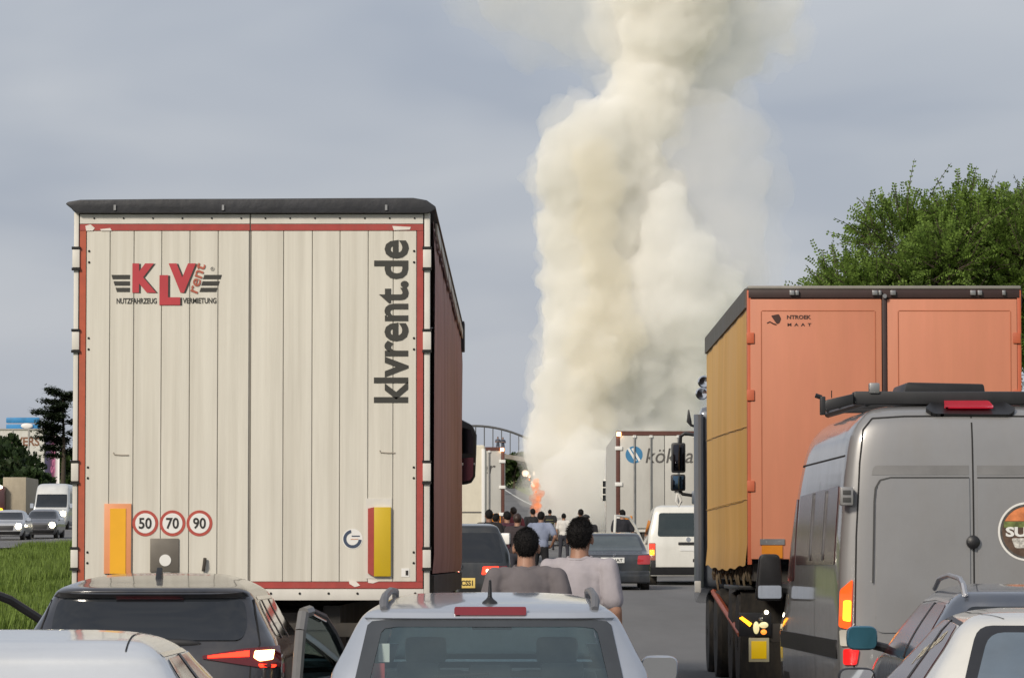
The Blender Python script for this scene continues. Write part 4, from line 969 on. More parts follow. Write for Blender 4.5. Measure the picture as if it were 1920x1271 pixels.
# black hatch just past the trailer
HY = 71.0
bh = thing('black_hatchback', 'black people carrier with lit brake light and yellow number plate', 'car', (at(863, 1050, HY).x, HY, gz(HY)))
BP = paint('black_paint', (.022, .026, .030), .3, .3, .2)
hs = Shell([(.2, .08, 4.0, .78), (.45, 0, 4.2, .87), (.8, .02, 4.15, .885), (1.0, .08, 3.4, .87), (1.2, .16, 3.0, .79), (1.4, .25, 2.7, .70), (1.48, .28, 2.6, .66), (1.51, .32, 2.5, .62), (1.55, .8, 2.3, .5), (1.56, 1.2, 2, .35)], cr=.2, cf=.6, n=4)
hs.body('body', BP, bh)
def hx_(u, v): p = at(u, v, HY); return (p.x-bh.location.x, p.z-gz(HY))
patch('rear_window', rpoly([(-.76, .86), (.76, .86), (.66, 1.38), (-.66, 1.38)], .06), hs.rear, GLASS, bh, off=.006)
for f in (-1, 1):
    tl = patch('tail_light', rpoly([(f*.45, .66), (f*.82, .68), (f*.83, .80), (f*.5, .77)], .02), hs.rear, REDLENS, bh, off=.008)
    if f > 0:
        patch('lit_field', rpoly([(f*.38, .64), (f*.68, .66), (f*.68, .79), (f*.40, .78)], .02), hs.rear, REDLIT, tl, off=.014)
        patch('lit_core', rpoly([(f*.46, .69), (f*.58, .69), (f*.58, .735), (f*.46, .73)], .01), hs.rear, WARM, tl, off=.018)
    patch('side_window', rpoly([(f*.7, 1.0), (f*2.7, 1.0), (f*2.3, 1.42), (f*.75, 1.40)], .05), hs.left if f < 0 else hs.right, GLASS, bh, off=.005)
    for y in (.8, 3.3): wheel(bh, f*.77, y, .32, .2)
a = hx_(842, 1102); b = hx_(891, 1083)
pl = MB().box(a[0], b[0], -.015, .02, a[1], b[1]).build('number_plate', PLATEY, bh, bevel=.004)
text('plate_lettering', 'N6 CSS1', (a[0]+.05, a[1]+.04, b[0]-.04, b[1]-.04), -.0155, BLACK, pl, bold=.03)
MB().lathe([(.045, 0), (.04, -.015)], (0, -.0, .79), 'y', 14).build('badge', CHROME, bh)
MB().prism([(.5, 1.53), (.68, 1.55), (.65, 1.63)], 'x', -.02, .02).build('roof_fin', BLACKP, bh)
# dark saloon
QY = 88.0
sd_ = thing('dark_saloon', 'dark blue-grey saloon seen from behind with white number plate', 'car', (at(1152, 1060, QY).x, QY, gz(QY)-.03))
QP = paint('dark_blue_grey_paint', (.024, .031, .042), .35, .3, .25)
qs = Shell([(.18, .08, 3.9, .72), (.4, 0, 4.1, .79), (.65, 0, 4.1, .80), (.80, .04, 3.9, .79), (.835, .12, 3.4, .775), (.86, .5, 3.1, .75), (.95, .75, 2.9, .72), (1.1, .95, 2.7, .655), (1.22, 1.12, 2.5, .60), (1.28, 1.25, 2.4, .55), (1.315, 1.6, 2.2, .4)], cr=.2, cf=.5, n=4)
qs.body('body', QP, sd_)
patch('rear_window', rpoly([(-.64, .9), (.64, .9), (.53, 1.22), (-.53, 1.22)], .05), qs.rear, mat('greenish_glass', (.06, .075, .08), .06, 0, 1), sd_, off=.005)
for f in (-1, 1):
    patch('tail_light', rpoly([(f*.5, .60), (f*.78, .60), (f*.785, .80), (f*.52, .79)], .03), qs.rear, mat('saloon_lens', (.30, .03, .035), .15, 0, 1, emit='ff2020', es=.06), sd_, off=.008)
    for y in (.7, 3.2): wheel(sd_, f*.69, y, .29, .19)
    patch('side_window', rpoly([(f*1.3, .9), (f*2.7, .88), (f*2.35, 1.22), (f*1.45, 1.22)], .05), qs.left if f < 0 else qs.right, GLASS, sd_, off=.005)
pl = MB().box(-.3, .22, -.02, .03, .63, .75).build('number_plate', PLATEW, sd_, bevel=.004)
text('plate_lettering', 'L 05 NAT', (-.26, .655, .18, .725), -.0205, BLACK, pl, bold=.02)
MB().lathe([(.035, 0), (.03, -.015)], (0, .03, .80), 'y', 12).build('badge', CHROME, sd_)
MB().box(-.78, .78, -.03, .1, .2, .46).build('bumper', QP, sd_, bevel=.04)
# white van with its driver's door open
TY = 93.5
tv = thing('white_van', 'small white van with open driver door and lit indicator, in front of white trailer', 'van', (at(1291, 1030, TY).x, TY, gz(TY)-.03))
TP = paint('van_white_paint', (.70, .69, .64), 0, .35, .2)
ts = Shell([(.25, .05, 4.5, .88), (.5, 0, 4.6, .94), (.9, 0, 4.5, .95), (1.15, .02, 3.7, .94), (1.5, .09, 3.3, .87), (1.78, .16, 3.0, .80), (1.86, .22, 2.9, .75), (1.91, .5, 2.6, .6), (1.92, .9, 2.2, .4)], cr=.14, cf=.6, n=4.5)
ts.body('body', TP, tv)
patch('rear_window', rpoly([(-.72, 1.17), (.72, 1.17), (.68, 1.72), (-.68, 1.72)], .06), ts.rear, mat('green_dark_glass', (.018, .028, .028), .05, 0, .8), tv, off=.006)
patch('lower_trim', rpoly([(-.92, .28), (.92, .28), (.93, .46), (-.93, .46)], .02), ts.rear, BLACKP, tv, off=.012)
for f in (-1, 1):
    tl = patch('tail_light', rpoly([(f*.77, .55), (f*.92, .55), (f*.92, 1.02), (f*.77, 1.02)], .02), ts.rear, mat('van_lens', (.32, .12, .09), .2, 0, 1), tv, off=.01)
    patch('red_field', [(f*.78, .88), (f*.91, .88), (f*.91, 1.0), (f*.78, 1.0)], ts.rear, mat('red_field_lit', (.5, .06, .04), .2, emit='ff3018', es=.5), tl, off=.014)
    patch('indicator', [(f*.80, .74), (f*.90, .74), (f*.90, .86), (f*.80, .86)], ts.rear, AMBERLIT, tl, off=.014)
    patch('dark_field', [(f*.77, .44), (f*.92, .44), (f*.92, .62), (f*.77, .62)], ts.rear, BLACKP, tl, off=.014)
    for y in (.8, 3.7): wheel(tv, f*.82, y, .31, .2)
    patch('side_window', rpoly([(f*.5, 1.2), (f*2.9, 1.2), (f*2.8, 1.72), (f*.5, 1.72)], .05), ts.left if f < 0 else ts.right, GLASS, tv, off=.005)
MB().box(-.24, .24, -.03, .0, .98, 1.04).build('handle', BLACKP, tv, bevel=.01)
MB().box(-.2, .2, -.012, .005, .84, .95).build('number_plate', PLATEW, tv)
MB().box(.1, .24, -.012, .005, .58, .65).build('lock', BLACKP, tv)
MB().lathe([(.06, 0), (.055, -.015)], (0, .02, 1.1), 'y', 16).build('badge', CHROME, tv)
td = bpy.data.objects.new('open_door', None); C.objects.link(td); td.parent = tv; td.location = (-.93, 3.6, 0); td.rotation_euler = (0, 0, R(-48))
mb = MB().tube([(0, -.02, 1.0), (0, -.3, 1.45), (0, -.5, 1.66), (0, -.95, 1.70), (0, -1.0, 1.0)], .035, 8); mb.build('window_frame', TP, td)
MB().box(-.03, .03, -1.02, 0, .35, 1.0).build('door_panel', TP, td, bevel=.02)
MB().box(-.22, -.06, -.1, -.02, 1.02, 1.22).build('mirror', BLACKP, td, bevel=.02)

# ------------------------------------------------------------ white trailers and box lorry ahead
KOM = mat('grey_white_panel', (.50, .49, .455), .5, var=.05, scale=1.5, dirt=.25)
BRN = mat('brown_post', (.10, .035, .025), .5, var=.2)
BLU = mat('logo_blue', (.045, .19, .36), .45, var=.1)
GRT = mat('grey_lettering', (.09, .085, .08), .5)
def white_trailer(label, xc, Y, h, name='reefer_trailer'):
    t = thing(name, label, 'trailer', (xc, Y, gz(Y)))
    w = 1.275; z0 = 1.15
    MB().box(-w+.03, w-.03, .05, 13.4, z0, h-.02).build('box', mat('white_side', (.62, .60, .55), .5, var=.05, dirt=.2), t)
    for k in (-1, 1):
        d = MB().box(min(k*.008, k*(w-.11)), max(k*.008, k*(w-.11)), 0, .045, z0+.1, h-.12).build('door', KOM, t, bevel=.01)
        for q in (.28, .62): MB().tube([(k*w*q, -.03, z0+.1), (k*w*q, -.03, h-.1)], .022, 8).build('locking_bar', STEEL, d)
        for q in (.28, .62): MB().box(k*w*q-.04, k*w*q+.04, -.05, 0, h-.17, h-.11).build('bar_keeper', WHITE, d)
        p = MB().box(min(k*(w-.1), k*w), max(k*(w-.1), k*w), -.01, .1, z0, h).build('corner_post', BRN, t, bevel=.01)
        for z in (z0+.35, z0+1.2, h-.5): MB().box(min(k*(w-.17), k*(w+.03)), max(k*(w-.17), k*(w+.03)), -.04, .02, z, z+.1).build('hinge', WHITE, p, bevel=.01)
        MB().box(min(k*(w-.13), k*(w-.02)), max(k*(w-.13), k*(w-.02)), -.05, 0, h-.13, h-.03).build('marker_lamp', HOTLIT, p, bevel=.01)
        MB().box(min(k*(w-.42), k*(w-.12)), max(k*(w-.42), k*(w-.12)), -.02, 0, z0-.05, z0+.42).build('reflector_board', AMBER, t)
        for y in (2.5, 3.8, 5.1): wheel(t, k*1.02, y, .5, .38)
        MB().box(min(k*.8, k*1.2), max(k*.8, k*1.2), .0, .06, .75, .9).build('tail_light', REDLENS, t)
    MB().box(-w+.1, w-.1, -.012, .1, h-.11, h).build('header_beam', BRN, t)
    MB().box(-1.2, 1.2, .0, .15, .5, .65).box(-.6, .6, .1, 13, .85, 1.15).build('chassis', FRAME, t)
    c = (-.80, h-.62, .225)
    o = MB().lathe([(c[2], 0), (c[2], -.004)], (c[0], 0, c[1]), 'y', 32).build('round_logo', BLU, t)
    for dx in (-.05, .055):
        MB().prism([(c[0]+dx-.13, c[1]+.16), (c[0]+dx-.07, c[1]+.18), (c[0]+dx+.12, c[1]-.15), (c[0]+dx+.07, c[1]-.18)], 'y', -.007, -.003).build('logo_stripe', WHITE, o)
    text('lettering', 'köknar', (-.50, h-.84, 1.0, h-.45), -.002, GRT, t, shear=.2, bold=.005)
    return t
k2 = white_trailer('white trailer with blue round logo on rear doors, behind the small white van', at(1155, 880, 105).x+1.275, 105, at(1220, 808, 105).z-gz(105))
k1 = white_trailer('white trailer mostly hidden behind cream trailer, only its rear edge showing', at(946, 880, 126).x-1.275, 126, at(900, 838, 126).z-gz(126))
# its tractor's mirror beside the trailer
t2 = thing('white_tractor', 'white tractor unit ahead of the white trailer, its side mirror sticking out', 'truck', (k2.location.x, 119.2, gz(119.2)))
MB().prism(rpoly([(0, .7), (2.2, .7), (2.2, 2), (1.9, 3.3), (0, 3.4)], .1), 'x', -1.22, 1.22).build('cab', TP, t2, bevel=.05)
for x in (-1, 1): wheel(t2, x, .4, .5, .35); wheel(t2, x, 1.6, .5, .35)
p0 = at(1128, 895, 120.8); p1 = at(1146, 950, 120.8)
zz0, zz1 = p1.z-gz(119.2), p0.z-gz(119.2)
mo = MB().prism(rpoly([(p0.x-k2.location.x, zz0+.25), (p1.x-k2.location.x, zz0), (p1.x-k2.location.x, zz1), (p0.x-k2.location.x+.06, zz1-.05), (p0.x-k2.location.x, zz1-.2)], .03), 'y', 1.5, 1.7).build('mirror', TP, t2, bevel=.02)
for k in range(3):
    za = zz0+.18+(zz1-zz0-.25)*k/3
    MB().box(p0.x-k2.location.x+.03, p0.x-k2.location.x+.14, 1.49, 1.502, za, za+(zz1-zz0)*.2).build('mirror_glass', GLASS, mo)
# cream box lorry between the trailers
by = 99.0; pr_ = at(909, 900, by)
bl = thing('cream_box_lorry', 'cream box lorry half hidden behind the maroon curtain side', 'truck', (pr_.x-1.2, by, gz(by)))
bt = at(900, 834, by).z-gz(by); CRM = mat('cream_box', (.66, .61, .49), .5, var=.04, dirt=.15)
MB().box(-1.2, 1.2, 0, 6, .95, bt).build('box', CRM, bl, bevel=.06, seg=3)
zr = at(880, 960, by).z-gz(by)
MB().box(-1.18, 1.18, -.012, .02, zr-.015, zr+.015).build('door_seam', GRT, bl)
MB().box(1.12, 1.2, -.02, .02, 1.0, bt-.1).build('corner_trim', WHITE, bl, bevel=.01)
MB().box(-1.1, 1.1, 6.1, 7.8, .6, 2.6).build('cab', CRM, bl, bevel=.1)
for x in (-1, 1): wheel(bl, x, 1.2, .48, .35); wheel(bl, x, 6.8, .48, .3)
MB().box(-1.1, 1.1, -.02, .15, .5, .7).build('bumper', FRAME, bl)

# ------------------------------------------------------------ people
def rnd(a=1): return Vector((random.gauss(0, a), random.gauss(0, a), random.gauss(0, a)))
SKIN = mat('skin', (.33, .175, .115), .55, var=.08, scale=20); SKIND = mat('tanned_skin', (.22, .115, .075), .55, var=.08, scale=20)
HAIR = mat('black_hair', (.007, .006, .006), .75, var=.4, scale=60, bump=.6, bscale=70, spec=.2); HAIRB = mat('brown_hair', (.035, .018, .012), .5, var=.4, scale=60)
SHOE = mat('dark_shoe', (.02, .02, .02), .6)
EYEW = mat('eye_white', (.7, .68, .65), .3)
def cloth(name, c): return mat(name, c, .9, var=.12, scale=7, bump=.25, bscale=14)
def capsule(mb, a, b, r0, r1, n=12):
    a, b = Vector(a), Vector(b)
    mb.tube([a+(b-a)*t for t in (0, .25, .5, .75, 1)], [r0+(r1-r0)*t for t in (0, .25, .5, .75, 1)], n)
    mb.ball(a, r0, n, 8); mb.ball(b, r1, n, 8)
def person(label, loc, rz, h, shirt, pants, hair, skin=SKIN, vox=.024, lean=0., arms='down', group='people standing on the road', long_hair=False, turn=0., bulk=1., afro=0., eyes=False, legs=.09, vest=None):
    """facing +Y when rz = 0; joints in metres for a 1.75 m figure"""
    t = thing('person', label, 'person', loc, rz, group)
    k = h/1.75
    ML = Matrix.Translation((0, 0, .95)) @ Matrix.Rotation(lean, 4, 'X') @ Matrix.Translation((0, 0, -.95))
    def J(x, y, z): return ML @ Vector((x*bulk, y, z)) if z > .95 else Vector((x*bulk, y, z))
    hip = [(s_*.095, 0, .93) for s_ in (-1, 1)]; knee = [(s_*(.10+legs*.2), .03+s_*legs*.4, .50) for s_ in (-1, 1)]; ank = [(s_*(.10+legs*.35), -.02+s_*legs*.7, .09) for s_ in (-1, 1)]
    sho = [(s_*.185, -.01, 1.43) for s_ in (-1, 1)]
    if arms == 'down': elb = [(s_*.245, -.03, 1.15) for s_ in (-1, 1)]; wri = [(s_*.25, .06, .91) for s_ in (-1, 1)]; hnd = [(s_*.245, .09, .82) for s_ in (-1, 1)]
    elif arms == 'front': elb = [(s_*.26, .02, 1.17) for s_ in (-1, 1)]; wri = [(s_*.13, .24, 1.2) for s_ in (-1, 1)]; hnd = [(s_*.06, .27, 1.24) for s_ in (-1, 1)]
    else: elb = [(s_*.30, -.07, 1.18) for s_ in (-1, 1)]; wri = [(s_*.2, .06, 1.0) for s_ in (-1, 1)]; hnd = [(s_*.15, .09, .98) for s_ in (-1, 1)]
    b = MB()
    # head
    HM = Matrix.Translation(J(0, .02, 1.632)) @ Matrix.Rotation(turn, 4, 'Z') @ Matrix.Scale(1.04, 4)
    def hb(c, r): b.ball(HM @ Vector(c), tuple(q*1.04 for q in r), 16, 12, Matrix.Rotation(turn, 3, 'Z'))
    hb((0, -.005, .012), (.074, .093, .092)); hb((0, .028, -.045), (.056, .062, .068)); hb((0, .055, -.088), (.03, .028, .022)); hb((0, .098, -.018), (.012, .017, .022)); hb((0, .092, -.062), (.024, .012, .009))
    for s_ in (-1, 1): hb((s_*.078, -.005, -.012), (.011, .02, .032))
    capsule(b, J(0, .0, 1.46), J(0, .012, 1.58), .064, .057)
    b.ball(J(0, .0, 1.22), (.155*bulk, .10, .27), 16, 12); b.ball(J(0, 0, .98), (.15*bulk, .105, .12), 16, 10)
    for i, s_ in enumerate((-1, 1)):
        capsule(b, J(*sho[i]), J(*elb[i]), .052, .042); capsule(b, J(*elb[i]), J(*wri[i]), .041, .028)
        wv, hv = J(*wri[i]), J(*hnd[i]); d = (hv-wv).normalized(); side = Vector((0, 1, 0)) if arms == 'down' else Vector((0, 0, 1))
        side = (side - d*side.dot(d)).normalized()
        b.ball((wv+hv)/2+d*.01, (.022, .04, .05) if arms == 'down' else (.05, .025, .042), 10, 8)
        for f_ in range(4):                                     # four fingers, gently curled
            o_ = side*(-.028+.019*f_); l_ = (.060, .072, .076, .066)[f_]
            p1 = hv+o_+d*.0; p2 = p1+d*l_*.55+Vector((-s_*.006, 0, 0)); p3 = p2+d*l_*.4+Vector((-s_*.018, 0, 0))
            b.tube([p1-d*.03, p1, p2, p3], [.010, .010, .009, .007], 6)
        p1 = wv+d*.035+side*.035; b.tube([wv+d*.02, p1, p1+d*.035+side*.014, p1+d*.06+side*.008], [.013, .012, .010, .008], 6)
        capsule(b, hip[i], knee[i], .075, .05); capsule(b, knee[i], ank[i], .048, .034)
        b.ball(Vector(ank[i])+Vector((0, .06, -.055)), (.04, .10, .032), 10, 8)
    me = blend(b.mesh('body', smooth=False), vox*.7, 2); me.transform(Matrix.Scale(k, 4)); link('body', me, skin, t)
    s = MB()
    s.ball(J(0, .0, 1.25), (.175*bulk, .122, .27), 18, 12); s.ball(J(0, 0, 1.02), (.168*bulk, .118, .14), 18, 10); s.ball(J(0, -.012, 1.375), (.185*bulk, .10, .09), 18, 10)
    capsule(s, J(-.12, -.005, 1.44), J(.12, -.005, 1.44), .07, .07); s.ball(J(0, 0, 1.475), (.085, .075, .04), 14, 8)
    for i in range(2):
        e = J(*sho[i])+(J(*elb[i])-J(*sho[i]))*.72; capsule(s, J(*sho[i]), e, .074, .068)
    me = blend(s.mesh('shirt', smooth=False), vox*.8, 4)
    nr = [v.normal.copy() for v in me.vertices]
    for v, n_ in zip(me.vertices, nr):                           # folds
        p = v.co.copy(); v.co = p + n_*(.013*noise.noise(Vector((p.x*8+h*9, p.y*8, p.z*3.2-p.x*3))) + .006*noise.noise(Vector((p.x*21, p.y*19, p.z*8+p.x*6))))
    me.transform(Matrix.Scale(k, 4)); link('shirt', me, shirt, t)
    cr_ = J(0, .004, 1.502); q = MB().tube([cr_+Vector((.078*math.cos(a_), .072*math.sin(a_)*.95, .012*math.sin(a_))) for a_ in [2*math.pi*i_/20 for i_ in range(21)]], .011, 6, cap=False)
    me = q.mesh('collar'); me.transform(Matrix.Scale(k, 4)); link('collar', me, shirt, t)
    if vest:
        q = MB(); q.ball(J(0, 0, 1.3), (.192*bulk, .137, .02), 18, 6); q.ball(J(0, 0, 1.18), (.186*bulk, .132, .02), 18, 6)
        me = q.mesh('reflective_band'); me.transform(Matrix.Scale(k, 4)); link('reflective_band', me, vest, t)
    s = MB(); s.ball((0, 0, .95), (.165*bulk, .115, .12), 16, 10)
    for i in range(2): capsule(s, hip[i], knee[i], .092, .07); capsule(s, knee[i], (ank[i][0], ank[i][1], .12), .068, .058)
    me = blend(s.mesh('trousers', smooth=False), vox*.9, 3); me.transform(Matrix.Scale(k, 4)); link('trousers', me, pants, t)
    for i in range(2):
        a = Vector(ank[i]); s = MB().ball(a+Vector((0, .055, -.045)), (.05, .135, .045), 12, 8)
        me = s.mesh('shoe'); me.transform(Matrix.Scale(k, 4)); link('shoe', me, SHOE, t)
    # hair
    g = MB(); n0 = len(g.v)
    g.ball((0, -.010, .018), (.080+afro*.6, .098+afro*.5, .099+afro), 40, 28)
    vs = []
    for v in g.v:
        v = Vector(v); a = math.atan2(v.y, abs(v.x))
        f = .5+.5*math.sin(a)                                     # 1 at the brow, 0 at the nape
        low = -.060+.12*f**1.5 + .055*max(0, min(1, (abs(v.x)-.045)/.02))*max(0, min(1, (v.y+.06)/.03))
        if long_hair: low = -.17+.25*max(0, f-.4)
        if v.z < low: v = Vector((v.x*.82, v.y*.82, low+(v.z-low)*.15)) if not long_hair else Vector((v.x*.95, v.y, low))
        v += v.normalized()*(.006+afro*.12)*noise.noise(v*38+Vector((h*7, 0, 0)))
        vs.append(HM @ v)
    g.v = [tuple(v) for v in vs]
    if eyes:                                                      # short strands standing off the head
        c0 = HM @ Vector((0, -.01, .02)); base_v = [Vector(v) for v in g.v]; L_ = .009+afro*.9
        for _ in range(4200):
            p_ = random.choice(base_v)+rnd(.003); d_ = (p_-c0).normalized()
            if p_.z < c0.z-.085: continue
            e_ = (d_+rnd(.45)+Vector((0, 0, -.25))).normalized(); w_ = e_.cross(rnd()).normalized()*.0022
            g.add([p_-w_, p_+w_, p_+e_*L_*random.uniform(.6, 1.5)], [(0, 1, 2)])
    me = g.mesh('hair', ang=80); me.transform(Matrix.Scale(k, 4)); link('hair', me, hair, t)
    if eyes:
        for s_ in (-1, 1):
            q = MB().ball(HM @ Vector((s_*.031, .079, .005)), .0115, 10, 8); me = q.mesh('eye'); me.transform(Matrix.Scale(k, 4)); link('eye', me, EYEW, t)
    return t
p = at(986, 990, 26.5); hA = p.z-gz(26.5)
person('man in dark grey t-shirt with close-cropped hair just ahead of silver car', (p.x, 26.5, gz(26.5)), R(-3), hA, cloth('grey_tee', (.13, .115, .12)), cloth('dark_jeans', (.03, .035, .05)), HAIR, SKIN, .011, R(-4), turn=R(2), bulk=1.06, eyes=True)
p = at(1076, 974, 27.6); hB = p.z-gz(27.6)
person('man in pale mauve-grey t-shirt with bushy black hair ahead of silver car', (p.x+.03, 27.6, gz(27.6)), R(-14), hB, cloth('mauve_tee', (.36, .33, .35)), cloth('dark_jeans', (.03, .035, .05)), HAIR, SKIN, .011, R(-3), 'down', turn=R(4), bulk=1.04, afro=.005, eyes=True)
FAR = [  # u, v of head top, distance, label, shirt, trousers, options
 (1013, 958, 86, 'person in blue-grey shirt and black trousers with hands on hips among the walkers', (.21, .24, .33), (.010, .010, .012), dict(bulk=1.15, arms='hips', lean=R(-6))),
 (1031, 955, 176, 'person in black uniform with pale reflective band facing the smoke', (.015, .015, .017), (.02, .025, .04), dict(vest=mat('reflective_band', (.5, .5, .22), .4), bulk=1.15)),
 (1057, 962, 128, 'person in white top standing before the smoke', (.6, .58, .55), (.03, .03, .04), dict(long_hair=True)),
 (1089, 954, 112, 'person in dark coat before the smoke, behind the black jacket', (.02, .018, .02), (.02, .02, .025), dict()),
 (1098, 964, 97, 'person in black jacket and cap beside the dark saloon', (.012, .012, .016), (.02, .02, .025), dict(bulk=1.3)),
 (970, 962, 76, 'long-haired person with white shoulder bag beside the black people carrier', (.04, .03, .033), (.03, .03, .04), dict(long_hair=True, bulk=.95)),
 (963, 950, 102, 'person in faded red top behind the walkers', (.24, .05, .055), (.05, .045, .05), dict()),
 (951, 958, 84, 'dark-haired person in maroon top at left of the walkers', (.07, .022, .035), (.03, .03, .04), dict(long_hair=True)),
 (999, 953, 120, 'person in black just below the flames', (.014, .014, .017), (.02, .02, .025), dict(bulk=1.1)),
 (917, 955, 80, 'person in black beside the amber reflector of hidden trailer', (.014, .012, .013), (.02, .02, .02), dict(bulk=1.05)),
 (930, 962, 84, 'shorter person in black next to the amber reflector', (.016, .013, .014), (.02, .02, .02), dict()),
 (1167, 955, 101, 'dark-clad person standing in the open van door', (.02, .02, .026), (.02, .02, .03), dict(bulk=1.1)),
]
for i, (u, v, Y, lab, s_, p_, kw) in enumerate(FAR):
    q = at(u, v, Y); z = gz(Y); h = min(1.95, max(1.5, q.z-z)); 
    o = person(lab, (q.x, Y, z), R(random.uniform(-25, 25)), h, cloth('far_shirt_%d' % i, s_), cloth('far_trousers_%d' % i, p_), HAIRB if i in (5, 6) else HAIR, SKIND if i % 3 == 0 else SKIN, .026, **kw)
    if i == 5:
        MB().box(-.3, -.1, -.17, -.05, 1.12, 1.34).build('shoulder_bag', WHITE, o, bevel=.04)
    if i == 4:
        MB().ball((0, .01, h*.965), (.1, .12, .055), 14, 8).box(-.06, .06, .08, .2, h*.95, h*.958).build('cap', BLACK, o)

# ------------------------------------------------------------ footbridge with two onlookers, far up the road
BY = 420.0
br = thing('footbridge', 'far arched footbridge with thin railing above the road', 'bridge', (at(900, 848, BY).x, BY, at(900, 848, BY).z))
GRY = mat('bridge_grey', (.10, .10, .105), .7, var=.15)
x0, x1 = -9.5, 9.5
def bz(x): return -.020*(x+.6)**2
def rzt(x): return -.043*(x+.6)**2*(1 if abs(x) < 6.5 else 1) + 2.78 if abs(x+.6) < 8.0 else bz(x)+1.3
n = 42
dk = MB(); 
for k in range(n):
    xa = x0+(x1-x0)*k/n; xb = x0+(x1-x0)*(k+1)/n
    dk.add([(xa, -1.2, bz(xa)-.45), (xb, -1.2, bz(xb)-.45), (xb, -1.2, bz(xb)), (xa, -1.2, bz(xa)), (xa, 1.2, bz(xa)-.45), (xb, 1.2, bz(xb)-.45), (xb, 1.2, bz(xb)), (xa, 1.2, bz(xa))], [(0, 1, 2, 3), (7, 6, 5, 4), (3, 2, 6, 7), (4, 5, 1, 0)])
dk.build('deck', mat('bridge_deck', (.25, .22, .19), .8, var=.15), br)
for y in (-1.15, 1.15):
    MB().tube([(x0+(x1-x0)*k/n, y, rzt(x0+(x1-x0)*k/n)) for k in range(n+1)], .085, 7).build('handrail', GRY, br)
    for k in range(0, n+1):
        x = x0+(x1-x0)*k/n
        if k % 2 == 0: MB().tube([(x, y, bz(x)), (x, y, rzt(x))], .045, 6).build('post', GRY, br)
for x in (-8.8, 8.8): MB().box(x-.5, x+.5, -.8, .8, -9, bz(x)-.4).build('pier', mat('bridge_deck', (.25, .22, .19), .8), br)
for u, lab, c in ((933.5, 'onlooker in grey-blue leaning on footbridge railing', (.10, .11, .14)), (943, 'onlooker in navy on the footbridge, right of the other', (.05, .06, .09))):
    q = at(u, 830, BY); x = q.x-br.location.x
    person(lab, (q.x, BY, br.location.z+bz(x)), R(180), 1.78, cloth('onlooker_%d' % u, c), cloth('onlooker_legs_%d' % u, (.08, .09, .12)), HAIR, SKIN, .03, group='onlookers on the footbridge', arms='front')

# ------------------------------------------------------------ trees
BARK = mat('bark', (.06, .045, .032), .9, var=.3, scale=6, bump=.5, bscale=15)
def leafmat(name, c, v=.35):
    if name in MATS: return MATS[name]
    m = bpy.data.materials.new(name); m.use_nodes = True; nt = m.node_tree; b = nt.nodes['Principled BSDF']
    oi = N('ShaderNodeNewGeometry', nt); r = N('ShaderNodeValToRGB', nt)
    r.color_ramp.elements[0].color = tuple(x*(1-v) for x in c)+(1,); r.color_ramp.elements[1].color = tuple(x*(1+v) for x in c)+(1,)
    nt.links.new(oi.outputs['Random Per Island'], r.inputs['Fac']); nt.links.new(r.outputs[0], b.inputs['Base Color'])
    b.inputs['Roughness'].default_value = .6; b.inputs['Specular IOR Level'].default_value = .25
    tl = N('ShaderNodeBsdfTranslucent', nt); mx = N('ShaderNodeMixShader', nt); mx.inputs[0].default_value = .3
    nt.links.new(r.outputs[0], tl.inputs[0]); nt.links.new(b.outputs[0], mx.inputs[1]); nt.links.new(tl.outputs[0], mx.inputs[2]); nt.links.new(mx.outputs[0], nt.nodes['Material Output'].inputs[0])
    MATS[name] = m; return m
SEED = 5
